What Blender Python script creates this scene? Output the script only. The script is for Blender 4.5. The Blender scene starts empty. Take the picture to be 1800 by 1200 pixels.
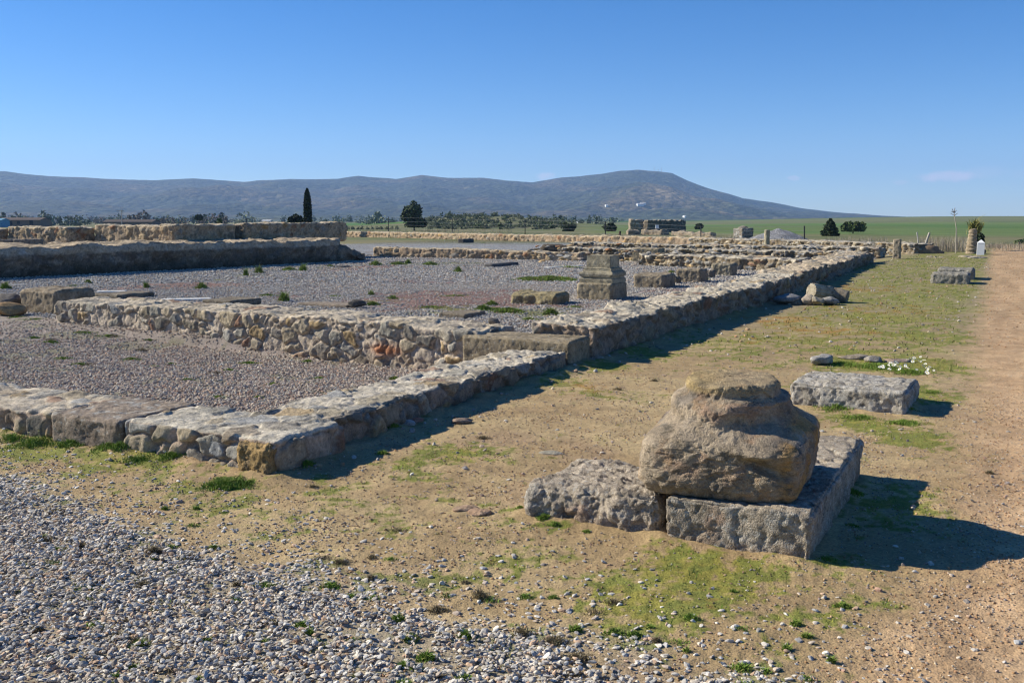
import bpy, math, random
import numpy as np
R = math.radians
random.seed(7)
C = bpy.context.scene.collection
scn = bpy.context.scene

# ------------------------------------------------------------------ camera, sky, sun, exposure
F_PX, CAM_H = 1700.0, 1.6
PITCH = math.atan(215 / F_PX)
cd = bpy.data.cameras.new("camera"); cam = bpy.data.objects.new("camera", cd); C.objects.link(cam)
cd.sensor_width = 36; cd.lens = 36 * F_PX / 1800
cd.clip_start = 0.05; cd.clip_end = 30000
cam.location = (0, 0, CAM_H); cam.rotation_euler = (R(90) - PITCH, 0, 0)
scn.camera = cam

SUN_EL, SUN_VEC = R(31), (-0.963, 0.27)
world = bpy.data.worlds.new("World"); scn.world = world; world.use_nodes = True
nt = world.node_tree; nt.nodes.clear()
wo = nt.nodes.new("ShaderNodeOutputWorld"); bg = nt.nodes.new("ShaderNodeBackground")
sky = nt.nodes.new("ShaderNodeTexSky"); sky.sky_type = 'NISHITA'; sky.sun_disc = False
sky.sun_elevation = SUN_EL; sky.sun_rotation = math.atan2(SUN_VEC[0], SUN_VEC[1])
sky.altitude = 300; sky.air_density = 0.75; sky.dust_density = 0.1; sky.ozone_density = 3.0
bg.inputs[1].default_value = 0.077
hs = nt.nodes.new("ShaderNodeHueSaturation"); hs.inputs["Hue"].default_value = .509; hs.inputs["Saturation"].default_value = 1.4; hs.inputs["Value"].default_value = 1.1
nt.links.new(sky.outputs[0], hs.inputs["Color"])


def px_dir(px, py):
    x = (px - 900) / F_PX; y = (600 - py) / F_PX
    d = (x, math.cos(PITCH) + y * math.sin(PITCH), -math.sin(PITCH) + y * math.cos(PITCH))
    l = math.sqrt(sum(c * c for c in d))
    return tuple(c / l for c in d)


# three small fair-weather clouds, soft patches of the sky in fixed compass directions
tc = nt.nodes.new("ShaderNodeTexCoord"); last = hs.outputs[0]
nz = nt.nodes.new("ShaderNodeTexNoise"); nz.inputs["Scale"].default_value = 55; nz.inputs["Detail"].default_value = 5
nt.links.new(tc.outputs["Generated"], nz.inputs["Vector"])
for (cx, cy, wx, wy, amt, up) in ((1655, 311, 46, 8.5, .75, 1), (955, 309, 17, 7, .6, 1), (1395, 313, 10, 4, .45, 1), (1585, 320, 12, 4, .3, 1), (1740, 305, 50, 9, .16, 1)):
    d = px_dir(cx, cy)
    az = math.atan2(d[0], d[1]); el = math.asin(d[2])
    right = (math.cos(az), -math.sin(az), 0)
    upv = (-math.sin(el) * math.sin(az), -math.sin(el) * math.cos(az), math.cos(el))
    def dotn(vec, off, inv):
        n = nt.nodes.new("ShaderNodeVectorMath"); n.operation = 'DOT_PRODUCT'
        nt.links.new(tc.outputs["Generated"], n.inputs[0]); n.inputs[1].default_value = vec
        m = nt.nodes.new("ShaderNodeMath"); m.operation = 'MULTIPLY'; nt.links.new(n.outputs["Value"], m.inputs[0])
        m.inputs[1].default_value = inv
        p = nt.nodes.new("ShaderNodeMath"); p.operation = 'POWER'; p.inputs[1].default_value = 2
        ab = nt.nodes.new("ShaderNodeMath"); ab.operation = 'ABSOLUTE'
        nt.links.new(m.outputs[0], ab.inputs[0]); nt.links.new(ab.outputs[0], p.inputs[0]); return p.outputs[0]
    a = dotn(right, 0, F_PX / wx); b = dotn(upv, 0, F_PX / wy)
    s = nt.nodes.new("ShaderNodeMath"); s.operation = 'ADD'; nt.links.new(a, s.inputs[0]); nt.links.new(b, s.inputs[1])
    s2 = nt.nodes.new("ShaderNodeMath"); s2.operation = 'MULTIPLY_ADD'; nt.links.new(nz.outputs[0], s2.inputs[0])
    s2.inputs[1].default_value = 4.5; nt.links.new(s.outputs[0], s2.inputs[2])
    mr = nt.nodes.new("ShaderNodeMapRange"); mr.interpolation_type = 'SMOOTHSTEP'
    nt.links.new(s2.outputs[0], mr.inputs[0]); mr.inputs[1].default_value = 3.9; mr.inputs[2].default_value = 2.2
    mr.inputs[3].default_value = 0; mr.inputs[4].default_value = amt
    mx = nt.nodes.new("ShaderNodeMix"); mx.data_type = 'RGBA'
    nt.links.new(mr.outputs[0], mx.inputs[0]); nt.links.new(last, mx.inputs[6]); mx.inputs[7].default_value = (7.6, 7.1, 7.9, 1)
    last = mx.outputs[2]
nt.links.new(last, bg.inputs[0]); nt.links.new(bg.outputs[0], wo.inputs[0])

sl = bpy.data.lights.new("sun", 'SUN'); sun = bpy.data.objects.new("sun", sl); C.objects.link(sun)
sl.energy = 5.0; sl.angle = R(0.53); sl.color = (1, 0.94, 0.80)
ce = math.cos(SUN_EL)
from mathutils import Vector
sun.rotation_euler = Vector((SUN_VEC[0] * ce, SUN_VEC[1] * ce, math.sin(SUN_EL))).to_track_quat('Z', 'Y').to_euler()
scn.view_settings.view_transform = 'Standard'; scn.view_settings.look = 'None'
scn.view_settings.gamma = 1; scn.view_settings.exposure = 0.72
scn.cycles.max_bounces = 6; scn.cycles.diffuse_bounces = 3; scn.cycles.volume_bounces = 1
scn.cycles.use_denoising = True; scn.cycles.denoising_prefilter = 'ACCURATE'; scn.cycles.filter_width = 1.2

# ------------------------------------------------------------------ places: pixel rays and the forum's own axes
def at(px, py, z=0.0):
    d = px_dir(px, py); t = (z - CAM_H) / d[2]
    return np.array((d[0] * t, d[1] * t, z))
def at_y(px, py, Y):
    d = px_dir(px, py); t = Y / d[1]
    return np.array((d[0] * t, Y, CAM_H + d[2] * t))
ANG = R(27)
D1 = np.array((math.sin(ANG), math.cos(ANG))); D2 = np.array((-math.cos(ANG), math.sin(ANG)))
ORG = at(490, 838)[:2]
def UV(u, v):
    return ORG + u * D1 + v * D2
def to_uv(x, y):
    qx, qy = x - ORG[0], y - ORG[1]
    return qx * D1[0] + qy * D1[1], qx * D2[0] + qy * D2[1]
def uvat(px, py, z=0.0):
    p = at(px, py, z); return to_uv(p[0], p[1])

# ------------------------------------------------------------------ noise
_rs = np.random.RandomState(3)
_perm = np.concatenate([_rs.permutation(256)] * 3)
_g = _rs.normal(size=(256, 3)); _g /= np.linalg.norm(_g, axis=1)[:, None]
def _h(i, j, k):
    return _perm[_perm[_perm[i & 255] + (j & 255)] + (k & 255)]
def perlin(P):
    P = np.asarray(P, float); I = np.floor(P).astype(np.int64); f = P - I
    w = f * f * f * (f * (f * 6 - 15) + 10); out = 0
    for a in (0, 1):
        for b in (0, 1):
            for c in (0, 1):
                g = _g[_h(I[:, 0] + a, I[:, 1] + b, I[:, 2] + c)]
                d = g[:, 0] * (f[:, 0] - a) + g[:, 1] * (f[:, 1] - b) + g[:, 2] * (f[:, 2] - c)
                out = out + d * (w[:, 0] if a else 1 - w[:, 0]) * (w[:, 1] if b else 1 - w[:, 1]) * (w[:, 2] if c else 1 - w[:, 2])
    return out * 1.5
def fbm(P, s, oct=4, seed=0.0):
    P = np.asarray(P, float) * s + seed * 17.3; out = 0; a = 1
    for _ in range(oct):
        out = out + a * perlin(P); P = P * 2.03 + 5.1; a *= .5
    return out
def rnd(I, salt):
    return ((_h(I[:, 0] + salt * 13, I[:, 1] + salt * 7, I[:, 2] + salt * 3) * 7 + salt * 31) % 256 + .5) / 256
def worley(P):
    """nearest two jittered cell centres: F1, F2, and two random numbers of the nearest cell"""
    I = np.floor(P).astype(np.int64); n = len(P)
    F1 = np.full(n, 9.); F2 = np.full(n, 9.); r1 = np.zeros(n); r2 = np.zeros(n); fac = np.zeros(n)
    for a in (-1, 0, 1):
        for b in (-1, 0, 1):
            for c in (-1, 0, 1):
                J = I + (a, b, c)
                ctr = J + .5 + .8 * (np.stack([rnd(J, 1), rnd(J, 2), rnd(J, 3)], 1) - .5)
                d = np.linalg.norm(P - ctr, axis=1)
                m = d < F1
                F2 = np.where(m, F1, np.minimum(F2, d)); F1 = np.where(m, d, F1)
                r1 = np.where(m, rnd(J, 4), r1); r2 = np.where(m, rnd(J, 5), r2)
                dv = P - ctr; fac = np.where(m, dv[:, 0] * (rnd(J, 6) - .5) + dv[:, 1] * (rnd(J, 7) - .5) + dv[:, 2] * (rnd(J, 8) - .5), fac)
    return F1, F2, r1, r2, fac
def sst(a, b, x):
    t = np.clip((x - a) / (b - a), 0, 1); return t * t * (3 - 2 * t)
def lerp(a, b, t):
    t = np.asarray(t)
    if np.ndim(t) == 1: t = t[:, None]
    return np.asarray(a) * (1 - t) + np.asarray(b) * t

# ------------------------------------------------------------------ materials
def stone_mat(name, ns=9, var=.35, bump=.5, bscale=60, bdist=.01, rough=.95, lich=None, lich2=None, vor=None, tint2=None):
    m = bpy.data.materials.new(name); m.use_nodes = True; t = m.node_tree; N = t.nodes; L = t.links
    p = N["Principled BSDF"]; p.inputs["Roughness"].default_value = rough; p.inputs["Specular IOR Level"].default_value = .18
    co = N.new("ShaderNodeTexCoord").outputs["Object"]
    at_ = N.new("ShaderNodeAttribute"); at_.attribute_name = "Col"; col = at_.outputs["Color"]
    def noise(s, d=6, r=.62):
        n = N.new("ShaderNodeTexNoise"); n.inputs["Scale"].default_value = s; n.inputs["Detail"].default_value = d
        n.inputs["Roughness"].default_value = r; L.new(co, n.inputs["Vector"]); return n
    def mul(col, fac, lo, hi, a=.3, b=.7):
        r = N.new("ShaderNodeMapRange"); L.new(fac, r.inputs[0]); r.inputs[1].default_value = a; r.inputs[2].default_value = b
        r.inputs[3].default_value = lo; r.inputs[4].default_value = hi
        x = N.new("ShaderNodeVectorMath"); x.operation = 'SCALE'; L.new(col, x.inputs[0]); L.new(r.outputs[0], x.inputs["Scale"])
        return x.outputs[0]
    def mixc(col, mask, c, a, b, amt):
        r = N.new("ShaderNodeMapRange"); L.new(mask, r.inputs[0]); r.inputs[1].default_value = a; r.inputs[2].default_value = b
        r.inputs[4].default_value = amt
        x = N.new("ShaderNodeMix"); x.data_type = 'RGBA'; L.new(r.outputs[0], x.inputs[0]); L.new(col, x.inputs[6])
        if hasattr(c, 'is_linked'): L.new(c, x.inputs[7])
        else: x.inputs[7].default_value = (*c, 1)
        return x.outputs[2]
    n1 = noise(ns, 8, .68); n2 = noise(bscale, 5, .7)
    col = mul(col, n1.outputs[0], 1 - var, 1 + var)
    col = mul(col, n2.outputs[0], 1 - var * .8, 1 + var * .8)
    if tint2: col = mixc(col, noise(ns * .6, 5).outputs[0], tint2, .5, .62, .6)
    if lich: col = mixc(col, noise(lich[1], 7, .7).outputs[0], lich[0], lich[2], lich[2] + .06, lich[3])
    if lich2: col = mixc(col, noise(lich2[1], 7, .7).outputs[0], lich2[0], lich2[2], lich2[2] + .05, lich2[3])
    hgt = n2.outputs[0]
    if vor:      # vor = (scale, light/dark spread)
        v = N.new("ShaderNodeTexVoronoi"); v.inputs["Scale"].default_value = vor[0]; L.new(co, v.inputs["Vector"])
        sep = N.new("ShaderNodeSeparateColor"); L.new(v.outputs["Color"], sep.inputs[0])
        col = mul(col, sep.outputs[0], 1 - vor[1], 1 + vor[1], 0, 1)
        ad = N.new("ShaderNodeMath"); ad.operation = 'MULTIPLY_ADD'; L.new(v.outputs["Distance"], ad.inputs[0]); ad.inputs[1].default_value = -vor[2]
        L.new(hgt, ad.inputs[2]); hgt = ad.outputs[0]
    n3 = noise(bscale * .22, 6, .7)
    ad = N.new("ShaderNodeMath"); ad.operation = 'MULTIPLY_ADD'; L.new(n3.outputs[0], ad.inputs[0]); ad.inputs[1].default_value = 1.6; L.new(hgt, ad.inputs[2])
    b = N.new("ShaderNodeBump"); b.inputs["Strength"].default_value = bump; b.inputs["Distance"].default_value = bdist
    L.new(ad.outputs[0], b.inputs["Height"]); L.new(b.outputs[0], p.inputs["Normal"]); L.new(col, p.inputs["Base Color"])
    return m

M = {}
M['masonry'] = stone_mat('masonry', 12, .38, 1.0, 62, .011, lich=((.10, .09, .075), 9, .57, .6), lich2=((.48, .44, .36), 15, .60, .35))
M['mortar_top'] = M['masonry']
M['ashlar'] = stone_mat('ashlar', 9, .35, .9, 65, .008, lich=((.40, .39, .35), 26, .57, .55), lich2=((.06, .05, .04), 11, .57, .55))
M['hero'] = stone_mat('hero', 9, .36, 1.0, 80, .009, lich=((.33, .20, .10), 8, .56, .45), lich2=((.085, .075, .06), 14, .56, .6), vor=(170, .15, .5))
M['granite'] = stone_mat('granite', 11, .4, 1.0, 95, .008, lich=((.46, .44, .39), 30, .545, .65), lich2=((.10, .085, .065), 20, .565, .55), vor=(150, .16, .6))
M['soil'] = stone_mat('soil', 5, .22, .7, 60, .006, vor=(110, .16, .5))
M['gravelfar'] = stone_mat('gravelfar', 2.2, .16, 1.0, 40, .03, vor=(24, .5, 1.6))
M['field'] = stone_mat('field', .05, .2, .3, 1.6, .2)
M['hill'] = stone_mat('hill', .006, .35, 1.0, .05, 12, vor=(.05, .32, .9))
M['pebble'] = stone_mat('pebble', 30, .22, .3, 150, .004, rough=.85)
M['plain'] = stone_mat('plain', 3, .15, .2, 30, .01)
M['leaf'] = stone_mat('leaf', .8, .2, .1, 10, .01, rough=.8)
M['grass'] = stone_mat('grass', 4, .2, .1, 40, .01, rough=.75)
M['white'] = stone_mat('white', 2, .06, .1, 20, .004, rough=.7)
M['metal'] = stone_mat('metal', 5, .1, .1, 60, .002, rough=.5)

# ------------------------------------------------------------------ mesh builders
def mesh_np(name, V, faces, mat, col=None, parent=None, origin=None, smooth=True, loc=None):
    """faces: array (n,3) or (n,4), or a list of such arrays"""
    V = np.asarray(V, float)
    if origin is None and parent is None: origin = np.array([0, 0, 0.])
    if origin is None: origin = np.array([0, 0, 0.])
    fl = faces if isinstance(faces, list) else [faces]
    me = bpy.data.meshes.new(name)
    me.vertices.add(len(V)); me.vertices.foreach_set("co", (V - origin).astype(np.float32).ravel())
    nl = sum(f.size for f in fl); npoly = sum(len(f) for f in fl)
    me.loops.add(nl); me.loops.foreach_set("vertex_index", np.concatenate([f.ravel() for f in fl]).astype(np.int32))
    sizes = np.concatenate([np.full(len(f), f.shape[1]) for f in fl]); starts = np.concatenate([[0], np.cumsum(sizes)[:-1]])
    me.polygons.add(npoly); me.polygons.foreach_set("loop_start", starts.astype(np.int32))
    try: me.polygons.foreach_set("loop_total", sizes.astype(np.int32))
    except Exception: pass
    me.polygons.foreach_set("use_smooth", np.full(npoly, smooth))
    if col is not None:
        col = np.asarray(col, float)
        if col.ndim == 1: col = np.tile(col, (len(V), 1))
        a = me.color_attributes.new("Col", 'FLOAT_COLOR', 'POINT')
        a.data.foreach_set("color", np.concatenate([np.clip(col, 0.004, .95), np.ones((len(V), 1))], 1).astype(np.float32).ravel())
    me.update(calc_edges=True); me.materials.append(M[mat] if isinstance(mat, str) else mat)
    o = bpy.data.objects.new(name, me); C.objects.link(o)
    o.location = origin
    if parent is not None: o.parent = parent; o.location = Vector(origin) - parent.location
    return o
def tag(o, label=None, cat=None, group=None, kind=None):
    if label: o["label"] = label
    if cat: o["category"] = cat; kind = kind or 'thing'
    if group: o["group"] = group
    if kind: o["kind"] = kind
    return o
def empty(name, loc, label, cat, group=None):
    o = bpy.data.objects.new(name, None); C.objects.link(o); o.location = loc
    o.empty_display_size = .1
    return tag(o, label, cat, group)

def lattice(nx, ny, nz):
    """surface of a box grid: points in 0..1, shared at the edges, and quads facing out"""
    keys = []; quads = []
    def face(fix, val, n, a, na, b, nb, flip):
        A, B = np.meshgrid(np.arange(na + 1), np.arange(nb + 1), indexing='ij')
        p = np.zeros(A.shape + (3,), int); p[..., fix] = val; p[..., a] = A; p[..., b] = B
        k = p[..., 0] + (nx + 1) * (p[..., 1] + (ny + 1) * p[..., 2])
        q = np.stack([k[:-1, :-1], k[1:, :-1], k[1:, 1:], k[:-1, 1:]], -1).reshape(-1, 4)
        quads.append(q[:, ::-1] if flip else q)
    face(0, 0, nx, 1, ny, 2, nz, True); face(0, nx, nx, 1, ny, 2, nz, False)
    face(1, 0, ny, 0, nx, 2, nz, False); face(1, ny, ny, 0, nx, 2, nz, True)
    face(2, 0, nz, 0, nx, 1, ny, True); face(2, nz, nz, 0, nx, 1, ny, False)
    Q = np.concatenate(quads); k, inv = np.unique(Q.ravel(), return_inverse=True)
    P = np.stack([k % (nx + 1), (k // (nx + 1)) % (ny + 1), k // ((nx + 1) * (ny + 1))], 1).astype(float)
    return P / (nx, ny, nz), inv.reshape(-1, 4)
def normals(V, Q):
    a = V[Q[:, 2]] - V[Q[:, 0]]; b = V[Q[:, -1]] - V[Q[:, 1]]; n = np.cross(a, b); out = np.zeros_like(V)
    for i in range(Q.shape[1]): np.add.at(out, Q[:, i], n)
    return out / (np.linalg.norm(out, axis=1)[:, None] + 1e-12)
def rounded(P, size, r):
    h = np.array(size) / 2; p = (P - .5) * size; r = min(r, h.min() * .95)
    inn = np.clip(p, -(h - r), h - r); d = p - inn; n = d / (np.linalg.norm(d, axis=1)[:, None] + 1e-9)
    return inn + n * r, n

PAL = np.array([(.37, .30, .20), (.32, .27, .19), (.40, .33, .23), (.34, .31, .25), (.30, .28, .24), (.38, .27, .14), (.29, .17, .11), (.19, .17, .14), (.29, .29, .28), (.43, .37, .28), (.24, .21, .17), (.34, .27, .19), (.27, .25, .21)])
PAL_GREY = np.array([(.26, .25, .235), (.30, .29, .275), (.22, .22, .22), (.33, .31, .28), (.19, .18, .165), (.36, .35, .33), (.28, .23, .19)])

def masonry(V, n, W, cell, pal, mortar, top_mortar, amp, seed, topcover=.55, joint=.16, side=.82):
    """W: wall-frame coordinates. Returns displaced V and the colour of each vertex."""
    Wj = (W + .22 * np.array(cell) * np.stack([fbm(W, 3.5, 3, seed + 1), fbm(W, 3.5, 3, seed + 2), fbm(W, 3.5, 3, seed + 3)], 1) * 1.6) / cell + seed * 11
    F1, F2, r1, r2, fac = worley(Wj)
    m = sst(joint * .35, joint * 1.6, F2 - F1)
    up = sst(.45, .8, n[:, 2])
    cover = np.where(r2 < side + (topcover - side) * up, 1., .12)
    ms = m * cover
    bulge = ms * (.55 + .55 * r1 + 1.1 * fac)
    dsp = amp * (bulge * (1 - .62 * up) - .35) + amp * (.30 + .14 * up) * fbm(W, 5.5, 5, seed) + amp * .16 * fbm(W, 30, 4, seed + 4)
    dsp = dsp - amp * .35 * np.exp(-((F2 - F1) / (joint * .45)) ** 2) * (1 - .5 * up)
    V = V + n * dsp[:, None]
    c = pal[(r1 * 977 % 1 * len(pal)).astype(int)] * (.8 + .4 * r2[:, None])
    mo = lerp(mortar, top_mortar, up)
    cm = sst(.32, .58, ms + .25 * fbm(W, 22, 4, seed + 6)) * (1 - .2 * up)
    c = lerp(mo, c, cm)
    crack = np.exp(-((F2 - F1) / (joint * .55)) ** 2) * (.35 + .9 * (fbm(W, 4, 3, seed + 14) > .0)) * (1 - .55 * up)
    c = lerp(c, (.15, .115, .08), np.clip(.5 * crack, 0, .7))
    c = c * (1 + .22 * fbm(W, 14, 4, seed + 8) + .15 * fbm(W, 2.2, 3, seed + 9))[:, None]
    return V, c

def wall(name, p0, p1, width, zt, z0=-.25, res=.02, cell=(.2, .2, .15), pal=PAL, mortar=(.40, .30, .22), top=(.52, .46, .37),
         amp=.035, seed=1, rough_top=.02, r=.05, parent=None, origin=None, topcover=.5, colfn=None, joint=.12, zfn=None, wfn=None, jag=.01, mat='masonry', cover=.82):
    """p0->p1: the line of the face nearest the camera's left..right; the body lies to the left of the direction p0->p1"""
    p0 = np.array(p0, float); p1 = np.array(p1, float); L = np.linalg.norm(p1 - p0); d = (p1 - p0) / L; nrm = np.array((-d[1], d[0]))
    H = zt - z0
    P, Q = lattice(max(2, int(L / res)), max(2, int(width / res)), max(2, int(H / res)))
    B, n0 = rounded(P, (L, width, H), r)
    s = B[:, 0] + L / 2; t = B[:, 1] + width / 2; z = B[:, 2] + H / 2 + z0
    S3 = np.stack([s, t * .4, s * 0], 1)
    zz = z + (z - z0) / H * (rough_top * fbm(S3, 1.6, 4, seed + 20) * 1.4 + (zfn(s, t) if zfn else 0))
    tt = t + jag * 2 * fbm(np.stack([s, z, s * 0], 1), 2.2, 3, seed + 21) + jag * 1.1 * fbm(np.stack([s, z * .4, s * 0 + np.sign(t - width / 2)], 1), 7, 3, seed + 22)
    if wfn is not None: tt = tt + wfn(s)
    V = np.stack([p0[0] + d[0] * s + nrm[0] * tt, p0[1] + d[1] * s + nrm[1] * tt, zz], 1)
    n = np.stack([d[0] * n0[:, 0] + nrm[0] * n0[:, 1], d[1] * n0[:, 0] + nrm[1] * n0[:, 1], n0[:, 2]], 1)
    W = np.stack([s, tt, zz], 1)
    V, c = masonry(V, n, W, cell, pal, mortar, top, amp, seed, topcover, joint, cover)
    if colfn is not None: c = colfn(c, s, t, zz, n0, W)
    if origin is None: m = (p0 + p1) / 2 + nrm * width / 2; origin = np.array((m[0], m[1], 0))
    return mesh_np(name, V, Q, mat, c, parent=parent, origin=origin)

def block(name, c, size, rot, mat='ashlar', col=(.27, .22, .155), seed=1, res=None, r=.035, amp=.02, pit=.006, tilt=(0, 0), parent=None, sink=.05, colfn=None, shape=None):
    """weathered squared stone; c = centre of its base, rot in radians about z, size along local x, y, z"""
    size = np.array(size, float); size[2] += sink
    res = res or max(size) / 40
    P, Q = lattice(*[max(3, int(s / res)) for s in size])
    B, n = rounded(P, size, r * (1.0))
    W = B + seed * 3.7
    mx = size.max()
    edge = 1 - np.sort(np.abs(n), axis=1)[:, 2]
    dsp = amp * .8 * fbm(W, 2.2 / mx, 3, seed) + amp * .4 * fbm(W, 7 / mx, 6, seed + 1) + pit * .45 * fbm(W, 45, 4, seed + 2) - pit * 1.2 * sst(.25, .6, fbm(W, 17, 3, seed + 12))
    fw = worley(W * (6.5 / mx) + .35 * np.stack([fbm(W, 9 / mx, 3, seed + 31), fbm(W, 9 / mx, 3, seed + 32), fbm(W, 9 / mx, 3, seed + 33)], 1))
    dsp += amp * .55 * fw[4] - amp * .25 * sst(.12, .0, fw[1] - fw[0])
    dsp -= edge * amp * 1.3 * (1 + 1.6 * fbm(W, 5 / mx, 3, seed + 5))
    B = B + n * dsp[:, None]
    if shape is not None: B = shape(B, n)
    B[:, 2] += size[2] / 2 - sink
    tx, ty = tilt
    B[:, 2] += B[:, 0] * tx + B[:, 1] * ty
    cc = np.array(col) * (1 + .3 * fbm(W, 4 / mx, 4, seed + 7) + .2 * fbm(W, 20, 3, seed + 9))[:, None]
    if colfn is not None: cc = colfn(cc, B, n, W)
    cr, sr = math.cos(rot), math.sin(rot)
    V = np.stack([B[:, 0] * cr - B[:, 1] * sr, B[:, 0] * sr + B[:, 1] * cr, B[:, 2]], 1)
    c = np.array(c, float)
    o = mesh_np(name, V + c, Q, mat, cc, parent=parent, origin=c)
    return o

def ico(sub):
    import bmesh
    bm = bmesh.new(); bmesh.ops.create_icosphere(bm, subdivisions=sub, radius=1)
    V = np.array([v.co[:] for v in bm.verts]); Fc = np.array([[v.index for v in f.verts] for f in bm.faces]); bm.free(); return V, Fc
ICO1, ICO2, ICO3, ICO5 = ico(1), ico(2), ico(3), ico(5)
def rotmats(n, rs, flat=.35):
    a = rs.uniform(0, 2 * np.pi, n); t = rs.normal(0, flat, n); b = rs.normal(0, flat, n)
    ca, sa, ct, st, cb, sb = np.cos(a), np.sin(a), np.cos(t), np.sin(t), np.cos(b), np.sin(b)
    Z = np.zeros(n); O = np.ones(n)
    Rz = np.stack([ca, -sa, Z, sa, ca, Z, Z, Z, O], 1).reshape(n, 3, 3)
    Rx = np.stack([O, Z, Z, Z, ct, -st, Z, st, ct], 1).reshape(n, 3, 3)
    Ry = np.stack([cb, Z, sb, Z, O, Z, -sb, Z, cb], 1).reshape(n, 3, 3)
    return Rx @ Ry @ Rz
def stones(name, pos, size, pal, seed, base=ICO1, flat=.55, tilt=.3, sinkf=.25, mat='pebble', jit=.22, smooth=False):
    """many loose stones in one mesh: pos (n,3), size (n,) = radius"""
    rs = np.random.RandomState(seed); n = len(pos); BV, BF = base; k = len(BV)
    # a dozen stone shapes, cut by random planes
    shapes = []
    for _ in range(24):
        v = BV.copy()
        for __ in range(9):
            d = rs.normal(size=3); d /= np.linalg.norm(d); h = rs.uniform(.55, .85); q = v @ d
            v = v - np.outer(np.maximum(q - h, 0), d)
        shapes.append(v * (1 + jit * .3 * rs.normal(size=(k, 1))))
    shapes = np.array(shapes); S = shapes[rs.randint(0, 24, n)]
    sc = np.stack([rs.uniform(.75, 1.3, n), rs.uniform(.6, 1.0, n), rs.uniform(flat * .7, flat * 1.3, n)], 1) * size[:, None]
    V = S * sc[:, None, :]
    V = np.einsum('nij,nkj->nki', rotmats(n, rs, tilt), V)
    V[:, :, 2] += (sc[:, 2] * (1 - 2 * sinkf))[:, None]
    V = V + pos[:, None, :]
    Fc = (BF[None] + (np.arange(n) * k)[:, None, None]).reshape(-1, 3)
    col = pal[rs.randint(0, len(pal), n)] * rs.uniform(.75, 1.25, (n, 1)) * np.array((1.06, 1.0, .90))
    return mesh_np(name, V.reshape(-1, 3), Fc, mat, np.repeat(col, k, axis=0), smooth=smooth)

# ------------------------------------------------------------------ the lie of the land
def seg_interp(v, pts):
    a = np.array(pts, float); return np.interp(v, a[:, 0], a[:, 1])
def wob(x, y, s, seed=0, oct=3):
    return fbm(np.stack([x, y, 0 * x + .37 * seed], 1), s, oct, seed)
# left edge of the path, as v against u in the forum's frame
PATH_U = [(-8, -2.6), (-1.2, -3.5), (0, -3.75), (2.5, -3.82), (5, -3.74), (9.4, -3.62), (18, -3.55), (51, -3.25), (90, -3.1)]
def field_h(x, y):
    r = np.hypot(x, y); az = np.degrees(np.arctan2(x, y))
    rise = sst(3, 26, az)
    top = 0.2 + 4.3 * rise
    return sst(120, 760, r) * top * sst(1400, 800, r) + sst(700, 1000, r) * 0
def H(x, y, fine=True):
    x = np.asarray(x, float); y = np.asarray(y, float)
    u, v = to_uv(x, y); r = np.hypot(x, y)
    z = np.zeros_like(x)
    z += .17 * sst(17, 31, y) * sst(1.2, -.5, v) * sst(75, 55, r)
    # gravel bay between the two front walls sinks toward the back
    inb = sst(.35, .7, u) * sst(5.35, 5.2, u) * sst(.3, .7, v)
    z += inb * (.06 - .19 * np.clip((u - .7) / 4, 0, 1) * sst(9.5, 4.5, v) - .05)
    z += .012 * wob(x, y, .9, 1) + .0055 * wob(x, y, 5, 2) * sst(60, 20, r)
    if fine: z += .0035 * wob(x, y, 22, 4) * sst(25, 10, r)
    z += -1.0 * sst(150, 420, r)
    z += field_h(x, y)
    # olive hill in the middle distance
    hx, hy = at_y(850, 385, 260)[:2]
    z += 2.7 * np.exp(-((x - hx) / 24) ** 2 - ((y - hy) / 40) ** 2)
    # earth gathered along the wall feet and round the plinth
    def skirt(uc, vc, hu, hv, hgt, w):
        d = np.hypot(np.maximum(np.abs(u - uc) - hu, 0), np.maximum(np.abs(v - vc) - hv, 0)); return hgt * np.exp(-(d / w) ** 2)
    sk = skirt(.35, -2.1, .36, .38, .02, .08) + skirt(.80, -2.88, .87, .36, .016, .08) + skirt(4.22, -2.86, .38, .46, .02, .08)
    sk = np.maximum(sk, skirt(.0, 3.4, .02, 3.4, .035, .14)); sk = np.maximum(sk, skirt(15.5, .16, 15.5, .06, .035, .14))
    if np.size(u): z += sk * (1 + .9 * wob(x, y, 3.7, 15)) * (r < 34)
    return z

GREEN = [ # px, py, radius px (horizontal), strength: mossy and grassy patches on the open ground
 (330, 930, 150, .25), (400, 850, 60, .6), (250, 800, 160, .8), (60, 790, 90, .9), (560, 855, 90, .55), (800, 800, 90, .75), (720, 815, 60, .6), (500, 860, 40, .5),
 (1230, 1010, 170, .95), (1130, 1060, 150, .9), (1090, 1000, 90, .5), (1020, 985, 60, .5), (1350, 960, 60, .5), (1560, 890, 110, .95), (1600, 860, 60, .8), (1600, 770, 90, .9), (1520, 745, 80, .9), (1560, 690, 120, .9), (1500, 640, 100, .95), (1620, 640, 110, .95),
 (1640, 700, 60, .9), (1500, 620, 70, .9), (1440, 600, 120, .6), (1600, 590, 140, .75), (1560, 560, 160, .75), (1620, 530, 120, .55), (1130, 620, 90, .8), (1060, 645, 60, .9), (980, 670, 60, .8), (1250, 600, 120, .55),
 (1380, 1090, 110, .5), (1500, 1120, 80, .3), (880, 1150, 100, .45), (1050, 690, 80, .45), (960, 920, 60, .4), (750, 845, 70, .5), (200, 985, 60, .5), (60, 1010, 80, .45), (150, 1040, 60, .4), (290, 1060, 70, .3),
 (1500, 480, 160, .55), (1600, 470, 90, .5), (1300, 640, 70, .3), (1640, 790, 40, .6), (1570, 640, 60, 1), (880, 860, 40, .3), (1760, 760, 40, .25)]
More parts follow.
